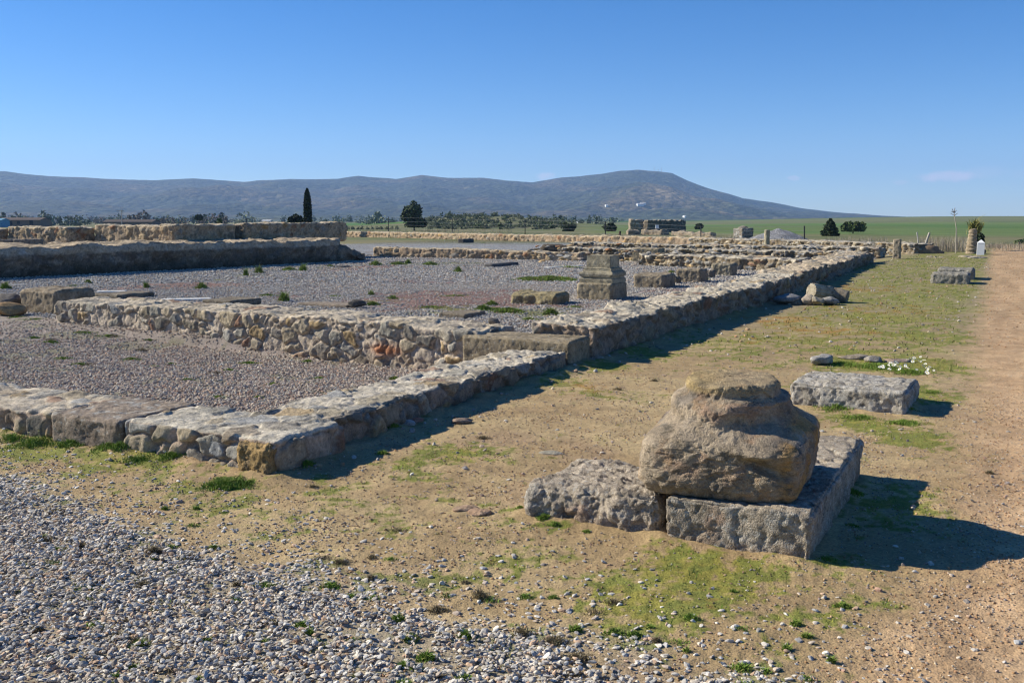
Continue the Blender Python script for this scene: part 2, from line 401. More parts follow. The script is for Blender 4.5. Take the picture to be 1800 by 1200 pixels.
ORANGE = [(1420, 580, 130, .6), (1370, 560, 90, .7), (1550, 545, 150, .5), (1500, 510, 120, .55), (1330, 600, 80, .35), (1050, 680, 60, .6), (1010, 720, 60, .4), (1480, 560, 90, .4), (1640, 540, 70, .3), (1450, 520, 60, .6)]
_GW = [(at(px, py)[0], at(px, py)[1], w, s) for px, py, w, s in GREEN]
def blobs(x, y, L):
    out = np.zeros_like(x)
    for px, py, w, s in L:
        p = at(px, py); rx = w / F_PX * p[1]; ry = rx * 1.15
        out = np.maximum(out, s * np.exp(-((x - p[0]) / rx) ** 2 - ((y - p[1]) / ry) ** 2))
    return out
def masks(x, y):
    u, v = to_uv(x, y); r = np.hypot(x, y)
    n1 = wob(x, y, 3.1, 5, 4); n2 = wob(x, y, .7, 6, 3); n3 = wob(x, y, 11, 8, 3)
    green = np.clip(np.maximum(blobs(x, y, GREEN), .52 * sst(4, 8, u) * sst(-.5, -.9, v) * sst(-3.7, -3.2, v) + .30 * sst(-4, -3.4, v) * sst(.2, 0, u)), 0, 1)
    open_ = sst(60, 45, r)
    n4 = wob(x, y, 27, 9, 3)
    g = sst(.30, .62, green * .9 + .42 * n1 + .36 * n3 + .24 * n4) * open_
    g = np.maximum(g, .6 * sst(.22, .55, n2 * .4 + n1 * .35 + n3 * .3 + n4 * .2 - .02) * open_)
    o = sst(.3, .7, blobs(x, y, ORANGE) * .8 + .4 * n1 + .3 * n3)
    edge = seg_interp(u, PATH_U)
    path = sst(.16, -.3, v - edge + .12 * n1 + .05 * n3)
    # loose gravel: near left, in front of the first wall
    ge = seg_interp(v, [(-4.6, -1.32), (-3.3, -1.34), (-2.5, -1.36), (-1.4, -1.3), (-.1, -1.1), (1.2, -.85), (3, -.62), (6, -.55)])
    gd = ge - u
    grav = sst(-.22, .3, gd + .2 * n1 + .12 * n2)
    return dict(u=u, v=v, r=r, green=g * (1 - path) , orange=o, path=path, grav=grav, gd=gd, n1=n1, n2=n2, n3=n3)
def in_bay(u, v): return (u > .55) & (u < 5.35 + .078 * (v - 1.35)) & (v > .5)
def in_court(u, v, x, y):
    return ~in_bay(u, v) & (u > 5.4) & (v > .6) & (v < 34) & (u < 62) & (u < 30.5 + np.clip(v - 12, 0, 1) * 40)

def court_masks(x, y):
    red = sst(.22, .5, blobs(x, y, [(800, 525, 190, .75), (860, 535, 100, .6), (1160, 512, 60, .4), (500, 520, 110, .35), (330, 503, 130, .55), (230, 508, 110, .45), (640, 470, 130, .4), (760, 495, 100, .3)]) + .4 * wob(x, y, 3.1, 5, 4) + .3 * wob(x, y, .8, 6))
    gr = sst(.36, .66, blobs(x, y, [(965, 490, 55, 1.1), (940, 549, 100, .8), (880, 545, 70, .6), (760, 545, 90, .6), (700, 465, 90, .55), (800, 463, 60, .7), (560, 470, 100, .5), (480, 473, 60, .5), (440, 484, 50, .6), (380, 490, 60, .4), (1190, 490, 60, .4), (1240, 495, 60, .3), (600, 537, 100, .35), (680, 530, 80, .35)]) + .4 * wob(x, y, 3.1, 5, 4) + .25 * wob(x, y, .8, 7) + .1 * wob(x, y, 11, 8, 3))
    return red, gr

def land_color(x, y):
    k = masks(x, y); u, v, r = k['u'], k['v'], k['r']
    soil = lerp((.32, .225, .115), (.40, .295, .155), sst(-.5, .5, k['n2'] + .5 * k['n1']))
    soil = lerp(soil, (.31, .21, .13), .4 * sst(.2, .6, wob(x, y, 1.3, 12)))
    far_soil = lerp((.25, .2, .115), (.24, .21, .09), sst(-.3, .4, k['n2']))
    c = lerp(soil, far_soil, sst(9, 20, r))
    moss = lerp((.21, .20, .03), (.14, .165, .025), sst(-.2, .4, k['n3'] + k['n1']))
    c = lerp(c, moss, k['green'] * .85)
    c = lerp(c, (.33, .165, .05), k['orange'] * .75 * (1 - k['path']))
    c = lerp(c, lerp((.47, .315, .18), (.41, .265, .145), sst(-.4, .4, k['n1'])), k['path'] * .9)
    rut = fbm(np.stack([u * .35, v * 3.2, 0 * u], 1), 1, 4, 61)
    c = c * (1 + k['path'] * .22 * rut)[:, None]
    c = lerp(c, (.26, .235, .19), k['grav'] * .6)
    # gravelled bay and court
    bay = in_bay(u, v); c[bay] = lerp((.28, .23, .195), (.24, .2, .165), sst(-.3, .3, k['n1']))[bay]
    g2 = sst(.45, .7, wob(x, y, 1.6, 31, 4) + .25); c[bay] = lerp(c, (.13, .13, .06), .55 * g2)[bay]
    ct = in_court(u, v, x, y)
    cc = lerp((.30, .30, .30), (.26, .255, .25), sst(-.3, .3, k['n2']))
    red, gr = court_masks(x, y)
    cc = lerp(cc, (.24, .14, .11), red * .9)
    cc = lerp(cc, (.17, .17, .045), gr * .85)
    c[ct] = cc[ct]
    # country beyond the fence
    f = sst(58, 72, r); az = np.degrees(np.arctan2(x, y))
    dry = lerp((.17, .155, .075), (.11, .125, .05), sst(-.3, .3, wob(x, y, .06, 40)))
    band = (r > 230) & (r < 620) & (az > -10.5) & (az < -5)
    far = np.where(band[:, None], np.array((.075, .15, .03)), dry)
    cop = lerp(far, (.075, .085, .04), sst(650, 1000, r))
    c = lerp(c, cop, f)
    fm = sst(2.5, 7, az) * sst(92, 125, r)
    fld = lerp((.085, .15, .035), (.11, .155, .045), sst(-.4, .4, wob(x, y * .25, .03, 44)))
    fld = lerp(fld, (.15, .15, .075), sst(300, 420, r) * sst(700, 560, r) * .8)
    fld = fld * (1 + .14 * fbm(np.stack([x * .004, r * .02, 0 * x], 1), 1, 4, 71))[:, None]
    fld = lerp(fld, (.05, .10, .025), sst(640, 700, r))
    c = lerp(c, fld, fm)
    return c

def build_land():
    azf = np.radians(np.concatenate([np.linspace(-80, -36, 40, endpoint=False), np.linspace(-36, 36, 860), np.linspace(36, 80, 40)[1:]]))
    rr = np.concatenate([np.geomspace(.6, 2.6, 30, endpoint=False), np.geomspace(2.6, 14, 420, endpoint=False), np.geomspace(14, 120, 260, endpoint=False), np.geomspace(120, 1700, 90)])
    A, Rr = np.meshgrid(azf, rr, indexing='ij')
    x = (np.sin(A) * Rr).ravel(); y = (np.cos(A) * Rr).ravel()
    z = H(x, y); V = np.stack([x, y, z], 1); c = land_color(x, y)
    k = masks(x, y)
    idx = np.arange(len(x)).reshape(A.shape)
    Q = np.stack([idx[:-1, :-1], idx[1:, :-1], idx[1:, 1:], idx[:-1, 1:]], -1).reshape(-1, 4)
    qc = Q[:, 0]; u, v, r = k['u'][qc], k['v'][qc], k['r'][qc]; az = np.degrees(np.arctan2(x, y))[qc]
    reg = np.zeros(len(Q), int)
    reg[(k['grav'][qc] > .5) & (r < 12)] = 1
    reg[(k['path'][qc] > .5) & (r < 58)] = 2
    reg[in_bay(u, v)] = 3
    reg[in_court(u, v, x[qc], y[qc])] = 4
    reg[(r > 108) & (az > 4.5)] = 5
    reg[(reg == 0) & (r > 70)] = 6
    names = ['ground', 'gravel_strip', 'path', 'gravel_bay', 'gravel_court', 'green_field', 'plain']
    mats = ['soil', 'soil', 'soil', 'soil', 'gravelfar', 'field', 'field']
    for i, nme in enumerate(names):
        q = Q[reg == i]
        ids, inv = np.unique(q.ravel(), return_inverse=True)
        o = mesh_np(nme, V[ids], inv.reshape(-1, 4), mats[i], c[ids])
        tag(o, kind='structure')
build_land()

# hills along the horizon
SKY = [(-900, 325), (-400, 312), (-150, 308), (0, 303), (30, 303), (60, 307), (100, 311), (170, 314), (280, 319), (350, 315), (440, 321), (470, 318), (520, 316), (600, 316), (635, 311), (700, 316), (745, 309), (790, 314), (850, 314), (890, 319), (935, 322), (985, 313), (1010, 312), (1050, 308), (1090, 302), (1115, 300), (1150, 303), (1175, 306), (1200, 318), (1240, 333), (1300, 350), (1350, 357), (1400, 367), (1450, 373), (1540, 380), (1620, 384), (1800, 387), (2600, 390)]
HR0, HR1 = 1650.0, 3600.0
def hill_z(x, y):
    d = np.hypot(x, y); px = 900 + F_PX * (x / y) * math.cos(PITCH)
    yy = np.interp(px, [p[0] for p in SKY], [p[1] for p in SKY])
    top = 1.6 + (385 - yy) / F_PX * HR1 * .985
    top = top + 2
    t = np.clip((d / np.sqrt(1 + (x / y) ** 2) - HR0) / (HR1 - HR0), 0, 1.6)
    prof = np.where(t < 1, t ** 1.5, np.clip(1 - (t - 1) * 1.6, 0, 1))
    P = np.stack([x, y, 0 * x], 1)
    spur = (np.abs(fbm(P, .0016, 4, 3)) - .25) * 55 * (np.clip(t, 0, 1) * np.clip(1 - t, 0, 1) * 3.6)
    rough = 1.6 * fbm(P, .012, 3, 5) * np.clip(t * 3, 0, 1)
    return -1 + (top + 1) * prof + spur * np.clip(top / 100, 0, 1) + rough
def build_hills():
    az = np.radians(np.linspace(-38, 38, 900)); rr = np.concatenate([np.linspace(HR0 - 40, HR1, 150), np.linspace(HR1, 5200, 24)[1:]])
    A, Rr = np.meshgrid(az, rr, indexing='ij'); Rr = Rr / np.cos(A)
    x = (np.sin(A) * Rr).ravel(); y = (np.cos(A) * Rr).ravel(); z = hill_z(x, y)
    idx = np.arange(len(x)).reshape(A.shape)
    Q = np.stack([idx[:-1, :-1], idx[1:, :-1], idx[1:, 1:], idx[:-1, 1:]], -1).reshape(-1, 4)
    P = np.stack([x, y, 0 * x], 1)
    t = (np.hypot(x, y) - HR0) / (HR1 - HR0)
    c = lerp((.04, .045, .022), (.09, .07, .035), sst(-.1, .6, fbm(P, .004, 5, 9)))
    c = c * (1 + .75 * fbm(P, .03, 3, 10))[:, None]
    px = 900 + F_PX * x / y
    dry = np.exp(-((px - 1170) / 70) ** 2) * sst(.15, .3, t) * sst(.75, .5, t)
    c = lerp(c, (.2, .15, .09), np.clip(dry * (.6 + fbm(P, .01, 3, 11)), 0, .8))
    c = lerp(c, (.09, .10, .045), sst(.2, 0, t) * .7)
    tag(mesh_np('hills', np.stack([x, y, z], 1), Q, 'hill', c), kind='structure')
build_hills()

# ------------------------------------------------------------------ the masonry walls of the forum
def uvw(u, v): return UV(u, v)
WALLS = "restored rubble walls of the forum"
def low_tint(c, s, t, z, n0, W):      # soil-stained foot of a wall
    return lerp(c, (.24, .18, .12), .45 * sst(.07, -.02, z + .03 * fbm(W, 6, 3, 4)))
def side_col(c, s, t, z, n0, W):      # outer face coloured darker to deepen its shade, paler where render survives
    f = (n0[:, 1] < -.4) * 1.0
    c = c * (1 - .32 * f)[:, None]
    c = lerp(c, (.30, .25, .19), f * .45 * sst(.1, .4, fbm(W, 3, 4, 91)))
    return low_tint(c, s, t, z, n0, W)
def front_col(c, s, t, z, n0, W):
    return low_tint(c, s, t, z, n0, W)
# low front wall: body behind the face line, face toward the camera
# direction p0->p1 has its body on the left: for a face looking at -D1 go from left (large v) to right? body must be +D1
def wall_uv(name, axis, a, b, face, width, zt, **k):
    """axis 'v': face at u=face looking at the camera, v from a to b; axis 'u': outer face at v=face, u from a to b"""
    if axis == 'v':
        return wall(name, UV(face, b), UV(face, a), width, zt, **k)
    return wall(name, UV(a, face), UV(b, face), width, zt, **k)

w = wall_uv('low_wall', 'v', -.0, 1.36, .0, .70, .235, seed=2, res=.0125, amp=.03, cell=(.24, .26, .2), colfn=front_col, topcover=.55, rough_top=.02, top=(.50, .445, .35))
tag(w, "low rubble wall at its near corner, whitish mortar on top", "wall", WALLS)
w = wall_uv('low_wall', 'v', 2.09, 6.4, .0, .72, .225, seed=3, res=.016, amp=.028, cell=(.3, .28, .2), colfn=front_col, topcover=.58, rough_top=.02, top=(.52, .44, .33))
tag(w, "low rubble wall running off the left edge beside the embedded slab", "wall", WALLS)
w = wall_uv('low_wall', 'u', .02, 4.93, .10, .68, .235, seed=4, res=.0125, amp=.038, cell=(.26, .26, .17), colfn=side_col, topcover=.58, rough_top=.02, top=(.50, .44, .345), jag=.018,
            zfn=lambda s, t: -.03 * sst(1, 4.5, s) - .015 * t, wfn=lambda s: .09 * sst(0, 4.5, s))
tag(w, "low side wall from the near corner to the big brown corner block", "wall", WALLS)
# ashlar set flush in the front wall
def lichen(c, B, n, W):
    return lerp(c, (.43, .42, .38), .55 * sst(.28, .5, fbm(W, 10, 4, 33)) * sst(0, .5, n[:, 2]))
p = UV(.345, 1.725)
o = block('ashlar_slab', (p[0], p[1], 0), (.74, .71, .225), ANG * -1 + R(90), col=(.235, .185, .14), seed=5, res=.0125, r=.03, amp=.012, colfn=lichen)
tag(o, "flat brown ashlar slab set into the low front wall", "stone slab")
# ochre corner stone
p = UV(.09, .17)
o = block('corner_stone', (p[0], p[1], 0), (.30, .29, .205), R(63), col=(.37, .25, .11), seed=9, res=.008, r=.05, amp=.016, pit=.005, mat='hero')
tag(o, "ochre stone at the foot of the near corner of the low wall", "stone")

# cross wall with big pale stones, corner block, long side wall
def cross_col(c, s, t, z, n0, W):
    red = np.exp(-((s - 6.62) / .2) ** 2 - ((z - .02) / .07) ** 2) * (n0[:, 1] < -.3)
    c = lerp(c, (.36, .13, .05), np.clip(red * 1.3, 0, .85))
    return lerp(c, (.3, .23, .16), .5 * sst(-.02, -.12, z + .03 * fbm(W, 6, 3, 4)))
w = wall('rubble_wall', UV(5.62, 9.3), UV(5.0, 1.35), .82, .335, seed=6, res=.0135, amp=.036, cell=(.27, .3, .185), colfn=cross_col, topcover=.45, rough_top=.03, top=(.5, .42, .31), mortar=(.50, .41, .31), joint=.15,
         zfn=lambda s, t: .04 * np.sin(s / 8 * 3.1), cover=.72)
tag(w, "pale rubble cross wall with a dark red stone behind the gravel bay", "wall", WALLS)
p = UV(5.22, .85)
o = block('corner_block', (p[0], p[1], 0), (.56, 1.36, .285), R(90) - ANG, col=(.25, .2, .13), seed=12, res=.014, r=.03, amp=.014)
tag(o, "long brown ashlar block where the cross wall meets the side wall", "stone block")
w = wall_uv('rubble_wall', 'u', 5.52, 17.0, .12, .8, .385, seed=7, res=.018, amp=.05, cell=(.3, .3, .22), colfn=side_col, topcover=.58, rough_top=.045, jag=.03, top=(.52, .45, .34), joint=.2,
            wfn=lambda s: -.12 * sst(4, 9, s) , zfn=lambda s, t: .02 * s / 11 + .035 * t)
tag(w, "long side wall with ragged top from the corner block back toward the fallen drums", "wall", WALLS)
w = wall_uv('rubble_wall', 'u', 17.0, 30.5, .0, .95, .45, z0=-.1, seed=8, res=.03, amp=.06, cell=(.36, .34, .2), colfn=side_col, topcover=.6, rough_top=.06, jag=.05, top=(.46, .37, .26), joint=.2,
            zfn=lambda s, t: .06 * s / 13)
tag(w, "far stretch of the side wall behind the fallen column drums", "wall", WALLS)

# ------------------------------------------------------------------ podium at the left
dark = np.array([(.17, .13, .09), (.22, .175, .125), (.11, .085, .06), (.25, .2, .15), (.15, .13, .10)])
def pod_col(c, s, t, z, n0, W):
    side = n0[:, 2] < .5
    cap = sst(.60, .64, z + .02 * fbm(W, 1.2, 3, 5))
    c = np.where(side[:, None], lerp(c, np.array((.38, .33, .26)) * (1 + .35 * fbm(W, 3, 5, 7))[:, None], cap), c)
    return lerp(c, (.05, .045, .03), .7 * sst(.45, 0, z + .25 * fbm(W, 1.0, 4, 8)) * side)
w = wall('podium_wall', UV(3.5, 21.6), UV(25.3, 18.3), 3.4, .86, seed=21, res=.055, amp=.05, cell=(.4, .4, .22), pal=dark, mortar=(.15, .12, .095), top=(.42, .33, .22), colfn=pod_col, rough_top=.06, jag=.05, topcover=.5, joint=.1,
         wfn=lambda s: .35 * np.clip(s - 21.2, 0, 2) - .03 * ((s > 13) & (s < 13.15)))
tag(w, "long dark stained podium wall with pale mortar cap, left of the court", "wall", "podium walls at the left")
# sloping broken end of the podium
p = UV(25.9, 19.3)
o = block('podium_end', (p[0], p[1], 0), (2.0, 1.8, .62), R(63), col=(.20, .165, .125), seed=22, res=.05, r=.25, amp=.16, pit=.02, mat='masonry',
          shape=lambda B, n: np.stack([B[:, 0], B[:, 1], B[:, 2] - .28 * np.clip(B[:, 0] + .5, 0, 2) * (B[:, 2] > 0)], 1))
tag(o, "crumbled sloping masonry stub at the right end of the podium", "wall stub")
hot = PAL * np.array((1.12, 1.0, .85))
e = empty('upper_podium', (*UV(19.6, 23), .8), "higher lit rubble wall stepping along the top of the podium", "wall", "podium walls at the left")
k = dict(z0=.7, res=.05, amp=.055, cell=(.32, .3, .26), pal=hot, mortar=(.42, .31, .2), top=(.5, .42, .3), parent=e, rough_top=.04, joint=.2)
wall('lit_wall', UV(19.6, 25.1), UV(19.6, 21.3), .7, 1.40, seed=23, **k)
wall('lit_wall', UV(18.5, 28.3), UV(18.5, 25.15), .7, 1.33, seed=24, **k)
k['pal'] = hot * .8  # shade put into the stone colours of the walls turned from the sun
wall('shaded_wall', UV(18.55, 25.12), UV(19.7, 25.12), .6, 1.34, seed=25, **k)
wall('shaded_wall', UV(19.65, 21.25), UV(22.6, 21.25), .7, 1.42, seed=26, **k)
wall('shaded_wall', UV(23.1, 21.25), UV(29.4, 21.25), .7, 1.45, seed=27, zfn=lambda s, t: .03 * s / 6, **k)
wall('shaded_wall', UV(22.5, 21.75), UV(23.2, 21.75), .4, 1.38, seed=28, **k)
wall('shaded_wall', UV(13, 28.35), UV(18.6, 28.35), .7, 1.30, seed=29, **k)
for i, (px, L) in enumerate(((12, .85), (50, .8))):
    q = at_y(px, 427, 30); o = block('podium_block', (q[0], q[1], .84), (L, .45, .14), R(20), col=(.22, .18, .14), seed=30 + i)
    tag(o, ("brown squared block on the podium at the left frame edge", "grey squared block on the podium beside the brown one")[i], "stone block")

# ------------------------------------------------------------------ low lit walls and dry-stone courses at the back
warm = PAL * np.array((1.08, .97, .82))
def wallpx(name, a, b, width, z, label, g, z0=-.1, **k):
    p0 = at(*a, 0)[:2]; p1 = at(*b, 0)[:2]
    kk = dict(res=.05, amp=.06, cell=(.34, .34, .2), pal=warm * .95, mortar=(.40, .29, .19), top=(.5, .41, .28), rough_top=.05, joint=.2); kk.update(k)
    o = wall(name, p0, p1, width, z, z0=z0, **kk); tag(o, label, "wall", g); return o
BK = "low lit walls across the back of the court"
wallpx('back_wall', (655, 451), (1020, 459), .8, .40, "low sunlit rubble wall just right of the podium end", BK, seed=41, zfn=lambda s, t: -.06 * sst(3, 9, s))
wallpx('back_wall', (605, 416), (1245, 432), .9, .50, "long ochre wall farthest back, below the wire fence", BK, seed=42, res=.09, cell=(.5, .5, .24), amp=.09)
layer = dict(cell=(.40, .4, .12), amp=.075, joint=.2, pal=np.concatenate([PAL, PAL_GREY * 1.1, PAL * 1.15]), mortar=(.2, .155, .10), top=(.47, .41, .31), topcover=.6, rough_top=.05, jag=.06, res=.045)
RB = "dry stone courses at the right back of the court"
wallpx('dry_stone_wall', (1120, 466), (1400, 479), 1.3, .40, "front course of piled flat stones behind the row of blocks", RB, seed=43, **layer)
wallpx('dry_stone_wall', (985, 455), (1500, 466), 1.5, .46, "second course of piled stones with dark gaps, behind the front one", RB, seed=44, **layer)
wallpx('dry_stone_wall', (1000, 447), (1545, 458), 1.5, .52, "third course of piled stones, below the short column stub", RB, seed=45, **layer)
wallpx('dry_stone_wall', (1210, 437), (1606, 453), 1.2, .60, "topmost course of piled stones ending in a square corner at right", RB, seed=46, **{**layer, 'jag': .05, 'rough_top': .03})
rs = np.random.RandomState(5)
px = rs.uniform(930, 1560, 170); py = rs.uniform(440, 474, 170)
q = np.array([at(a, b, .1) for a, b in zip(px, py)])
keep = py > 452 - (px - 930) * -.012
q[:, 2] = .28 + rs.uniform(0, .22, len(q)) * 1
_,vv = to_uv(q[:, 0], q[:, 1]); q = q[(vv > .6)]
tag(stones('rubble', q, rs.uniform(.06, .19, len(q)), np.concatenate([warm[:5] * .85, PAL_GREY, warm[6:7]]), 6, base=ICO2, flat=.32, tilt=.12, mat='masonry'), kind='stuff')
o = block('brown_mound', tuple(at(1012, 447, 0)), (3.1, 1.4, .42), R(-10), col=(.09, .07, .05), seed=47, r=.45, amp=.12, pit=.03, mat='masonry')
tag(o, "dark brown hump of earth and stone in the back wall", "mound")
p = at(1140, 462, 0); o = block('squared_block', (p[0], p[1], .12), (1.0, .8, .42), R(-24), col=(.27, .22, .14), seed=48)
tag(o, "brown squared block propped at the end of the front stone course", "stone block")

# ------------------------------------------------------------------ blocks standing in the court
def project(p):
    x, y, z = p; z -= CAM_H; cz = y * math.cos(PITCH) - z * math.sin(PITCH); cy = y * math.sin(PITCH) + z * math.cos(PITCH)
    return 900 + F_PX * x / cz, 600 - F_PX * cy / cz
def block_px(name, cx, cy, lx, rx, ty, label, cat='stone block', z0=0., group=None, **k):
    """near bottom corner at (cx,cy); lx/rx = pixel columns of its left and right bottom corners; ty = top at the near corner"""
    u0, v0 = uvat(cx, cy, z0)
    def solve(fn, tx):
        a, b = 0., 8.
        for _ in range(40):
            m = (a + b) / 2; q = UV(*fn(m)); X = project((q[0], q[1], z0))[0]
            if abs(X - cx) < abs(tx - cx): a = m
            else: b = m
        return a
    lv = solve(lambda m: (u0, v0 + m), lx); lu = solve(lambda m: (u0 + m, v0), rx)
    q = UV(u0, v0); hz = at_y(cx, ty, q[1])[2] - z0
    c = UV(u0 + lu / 2, v0 + lv / 2)
    o = block(name, (c[0], c[1], z0), (lu, lv, hz), R(90) - ANG, **k)
    if label: tag(o, label, cat, group)
    return o, (u0, v0, lu, lv, hz)
BL = "squared blocks on the gravel of the court"
br = (.25, .2, .135)
block_px('stone_block', 100, 556, 33, 172, 510, "large rounded brown block at the left end of the cross wall", z0=-.04, seed=50, col=(.235, .185, .125), r=.07, amp=.03, group=BL)
block_px('stone_block', 976, 536, 897, 1002, 517, "low mossy brown block left of the moulded pedestal", seed=51, col=(.27, .22, .12), r=.05, amp=.05, group=BL)
block_px('stone_block', 1166, 507, 1112, 1187, 483, "first squared block right of the moulded pedestal", seed=52, col=br, r=.05, amp=.03, group=BL)
block_px('stone_block', 1232, 497, 1188, 1245, 474, "squared block second from the moulded pedestal", seed=53, col=br, r=.05, amp=.03, group=BL)
block_px('stone_block', 1286, 485, 1250, 1296, 464, "squared block farthest from the moulded pedestal, by the long side wall", seed=54, col=(.26, .22, .15), r=.05, amp=.03, group=BL)
block_px('small_block', 1191, 499, 1182, 1198, 486, "small dark stone wedged between the first two squared blocks", seed=55, col=(.17, .14, .1), r=.06, amp=.03, cat='stone')
block_px('small_block', 1250, 488, 1240, 1259, 475, "small stone just right of the second squared block", seed=56, col=(.2, .165, .12), r=.06, amp=.03, cat='stone')
FS = "flat slabs sunk in the gravel along the cross wall"
dk = (.17, .14, .10)
block_px('flat_slab', 207, 527, 165, 273, 518, "flat dark slab right of the large rounded block", 'stone slab', seed=57, col=dk, r=.025, amp=.012, group=FS)
block_px('flat_slab', 405, 543, 355, 461, 529, "thick dark slab in the middle of the row along the cross wall", 'stone slab', seed=58, col=dk, r=.025, amp=.012, group=FS)
block_px('flat_slab', 610, 541, 523, 636, 536, "thin slab behind the middle of the pale cross wall", 'stone slab', seed=59, col=(.22, .175, .13), r=.02, amp=.01, group=FS)
block_px('flat_slab', 818, 560, 770, 854, 552, "flat slab nearest the long brown corner block", 'stone slab', seed=60, col=(.21, .17, .12), r=.025, amp=.012, group=FS)
block_px('flat_slab', 866, 470, 850, 912, 464, "small dark slab lying flat on the far gravel", 'stone slab', seed=61, col=(.12, .11, .1), r=.02, amp=.01)
block_px('flat_slab', 815, 427, 805, 833, 420, "dark little slab on the gravel before the farthest wall", 'stone slab', seed=62, col=(.09, .08, .07), r=.02, amp=.01)
block_px('kerb_stone', 600, 470, 585, 617, 468, "dark edging stone in the weedy line across the court", 'stone', seed=63, col=(.1, .09, .08), r=.02, amp=.01)
block_px('kerb_stone', 700, 463, 686, 711, 460, "dark edging stone right of the podium end", 'stone', seed=64, col=(.1, .09, .08), r=.02, amp=.01)
# pale marble gutter pieces
for i, (a, b, c_, lab) in enumerate((((170, 514), (222, 513), .10, "pale marble gutter strip by the large rounded block"), ((281, 528), (372, 526), .10, "pale marble gutter strip between the two dark slabs"), ((461, 542), (524, 545), .10, "pale marble gutter strip right of the thick dark slab"),
                                   ((960, 471), (1028, 467), .12, "white marble gutter strip behind the moulded pedestal"))):
    A, B_ = at(*a), at(*b); L = np.linalg.norm(B_ - A); m = (A + B_) / 2
    o = block('gutter_strip', (m[0], m[1], .0), (L, .3, .03), math.atan2(B_[1] - A[1], B_[0] - A[0]), mat='plain', col=(.5, .49, .46), seed=70 + i, r=.015, amp=.006)
    tag(o, lab, "gutter", "marble gutter strips in the court")
# boulders at the far left end of the cross wall
def boulder(name, c, size, rot, seed, col, label, cat='stone', mat='masonry', sink=.3, base=ICO3, group=None, pal=None, rough=.18):
    v = base[0].copy(); rs = np.random.RandomState(seed)
    for __ in range(10):
        d = rs.normal(size=3); d /= np.linalg.norm(d); h = rs.uniform(.6, .88); qd = v @ d; v = v - np.outer(np.maximum(qd - h, 0), d)
    v = v * (1 + rough * fbm(v + seed, 1.5, 5, seed))[:, None]
    v = v * np.array(size) / 2; cr, sr = math.cos(rot), math.sin(rot)
    V = np.stack([v[:, 0] * cr - v[:, 1] * sr, v[:, 0] * sr + v[:, 1] * cr, v[:, 2] + size[2] / 2 * (1 - sink)], 1)
    cc = np.array(col) * (1 + .3 * fbm(v + seed, 5 / max(size), 4, 3))[:, None]
    o = mesh_np(name, V + np.array(c), base[1], mat, cc, origin=np.array(c)); tag(o, label, cat, group); return o
boulder('boulder', at(14, 546), (.5, .5, .36), .3, 81, (.16, .14, .12), "grey boulder at the left frame edge beside the large block", sink=.1)
boulder('boulder', at(10, 554), (.7, .45, .26), 0, 82, (.36, .23, .11), "ochre boulder low at the left frame edge", sink=.2)
boulder('rock', at_y(869, 575, UV(5.6, 1.9)[1]) * (1, 1, 0) + (0, 0, .3), (.17, .15, .13), .3, 83, (.17, .15, .13), "dark fist-sized rock on the end of the cross wall", sink=.1)
boulder('rock', at(626, 541), (.36, .26, .16), .3, 84, (.10, .09, .075), "dark rock on the thin slab behind the cross wall", sink=.1)
boulder('rock', at(1446, 640), (.3, .24, .14), .5, 85, (.33, .31, .28), "grey pitted rock on the grass behind the plinth", mat='granite', sink=.2)
boulder('rock', at(1500, 630), (.4, .25, .07), .1, 86, (.28, .23, .17), "low brown stone in the grass near the daisies", sink=.45)
boulder('rock', at(1534, 636), (.26, .2, .09), .9, 87, (.27, .24, .2), "middle one of the low stones by the daisies", sink=.45)
boulder('rock', at(1575, 636), (.34, .24, .05), 0, 88, (.31, .23, .18), "flat pinkish stone touching the daisies", sink=.45)
boulder('rock', at(717, 749), (.12, .08, .06), 0, 89, (.42, .40, .38), "white stone in the shadow under the low side wall", sink=.2)
boulder('rock', at(730, 744), (.16, .1, .06), .5, 90, (.34, .17, .12), "reddish stone in the shadow under the low side wall", sink=.2)
boulder('flat_stone', at(817, 897), (.16, .11, .035), .4, 91, (.38, .26, .17), "flat tan stone left of a matching one on the bare soil", sink=.5)
boulder('flat_stone', at(843, 902), (.15, .13, .035), 1.4, 92, (.38, .25, .16), "flat tan stone right of a matching one on the bare soil", sink=.5)
boulder('flat_stone', at(972, 798), (.2, .12, .03), .1, 93, (.36, .32, .24), "pale flat oval stone on bare soil left of the plinth", sink=.5)
boulder('flat_stone', at(810, 743), (.2, .1, .05), .2, 94, (.27, .2, .15), "flat brown stone by the shadow of the low side wall", sink=.45)

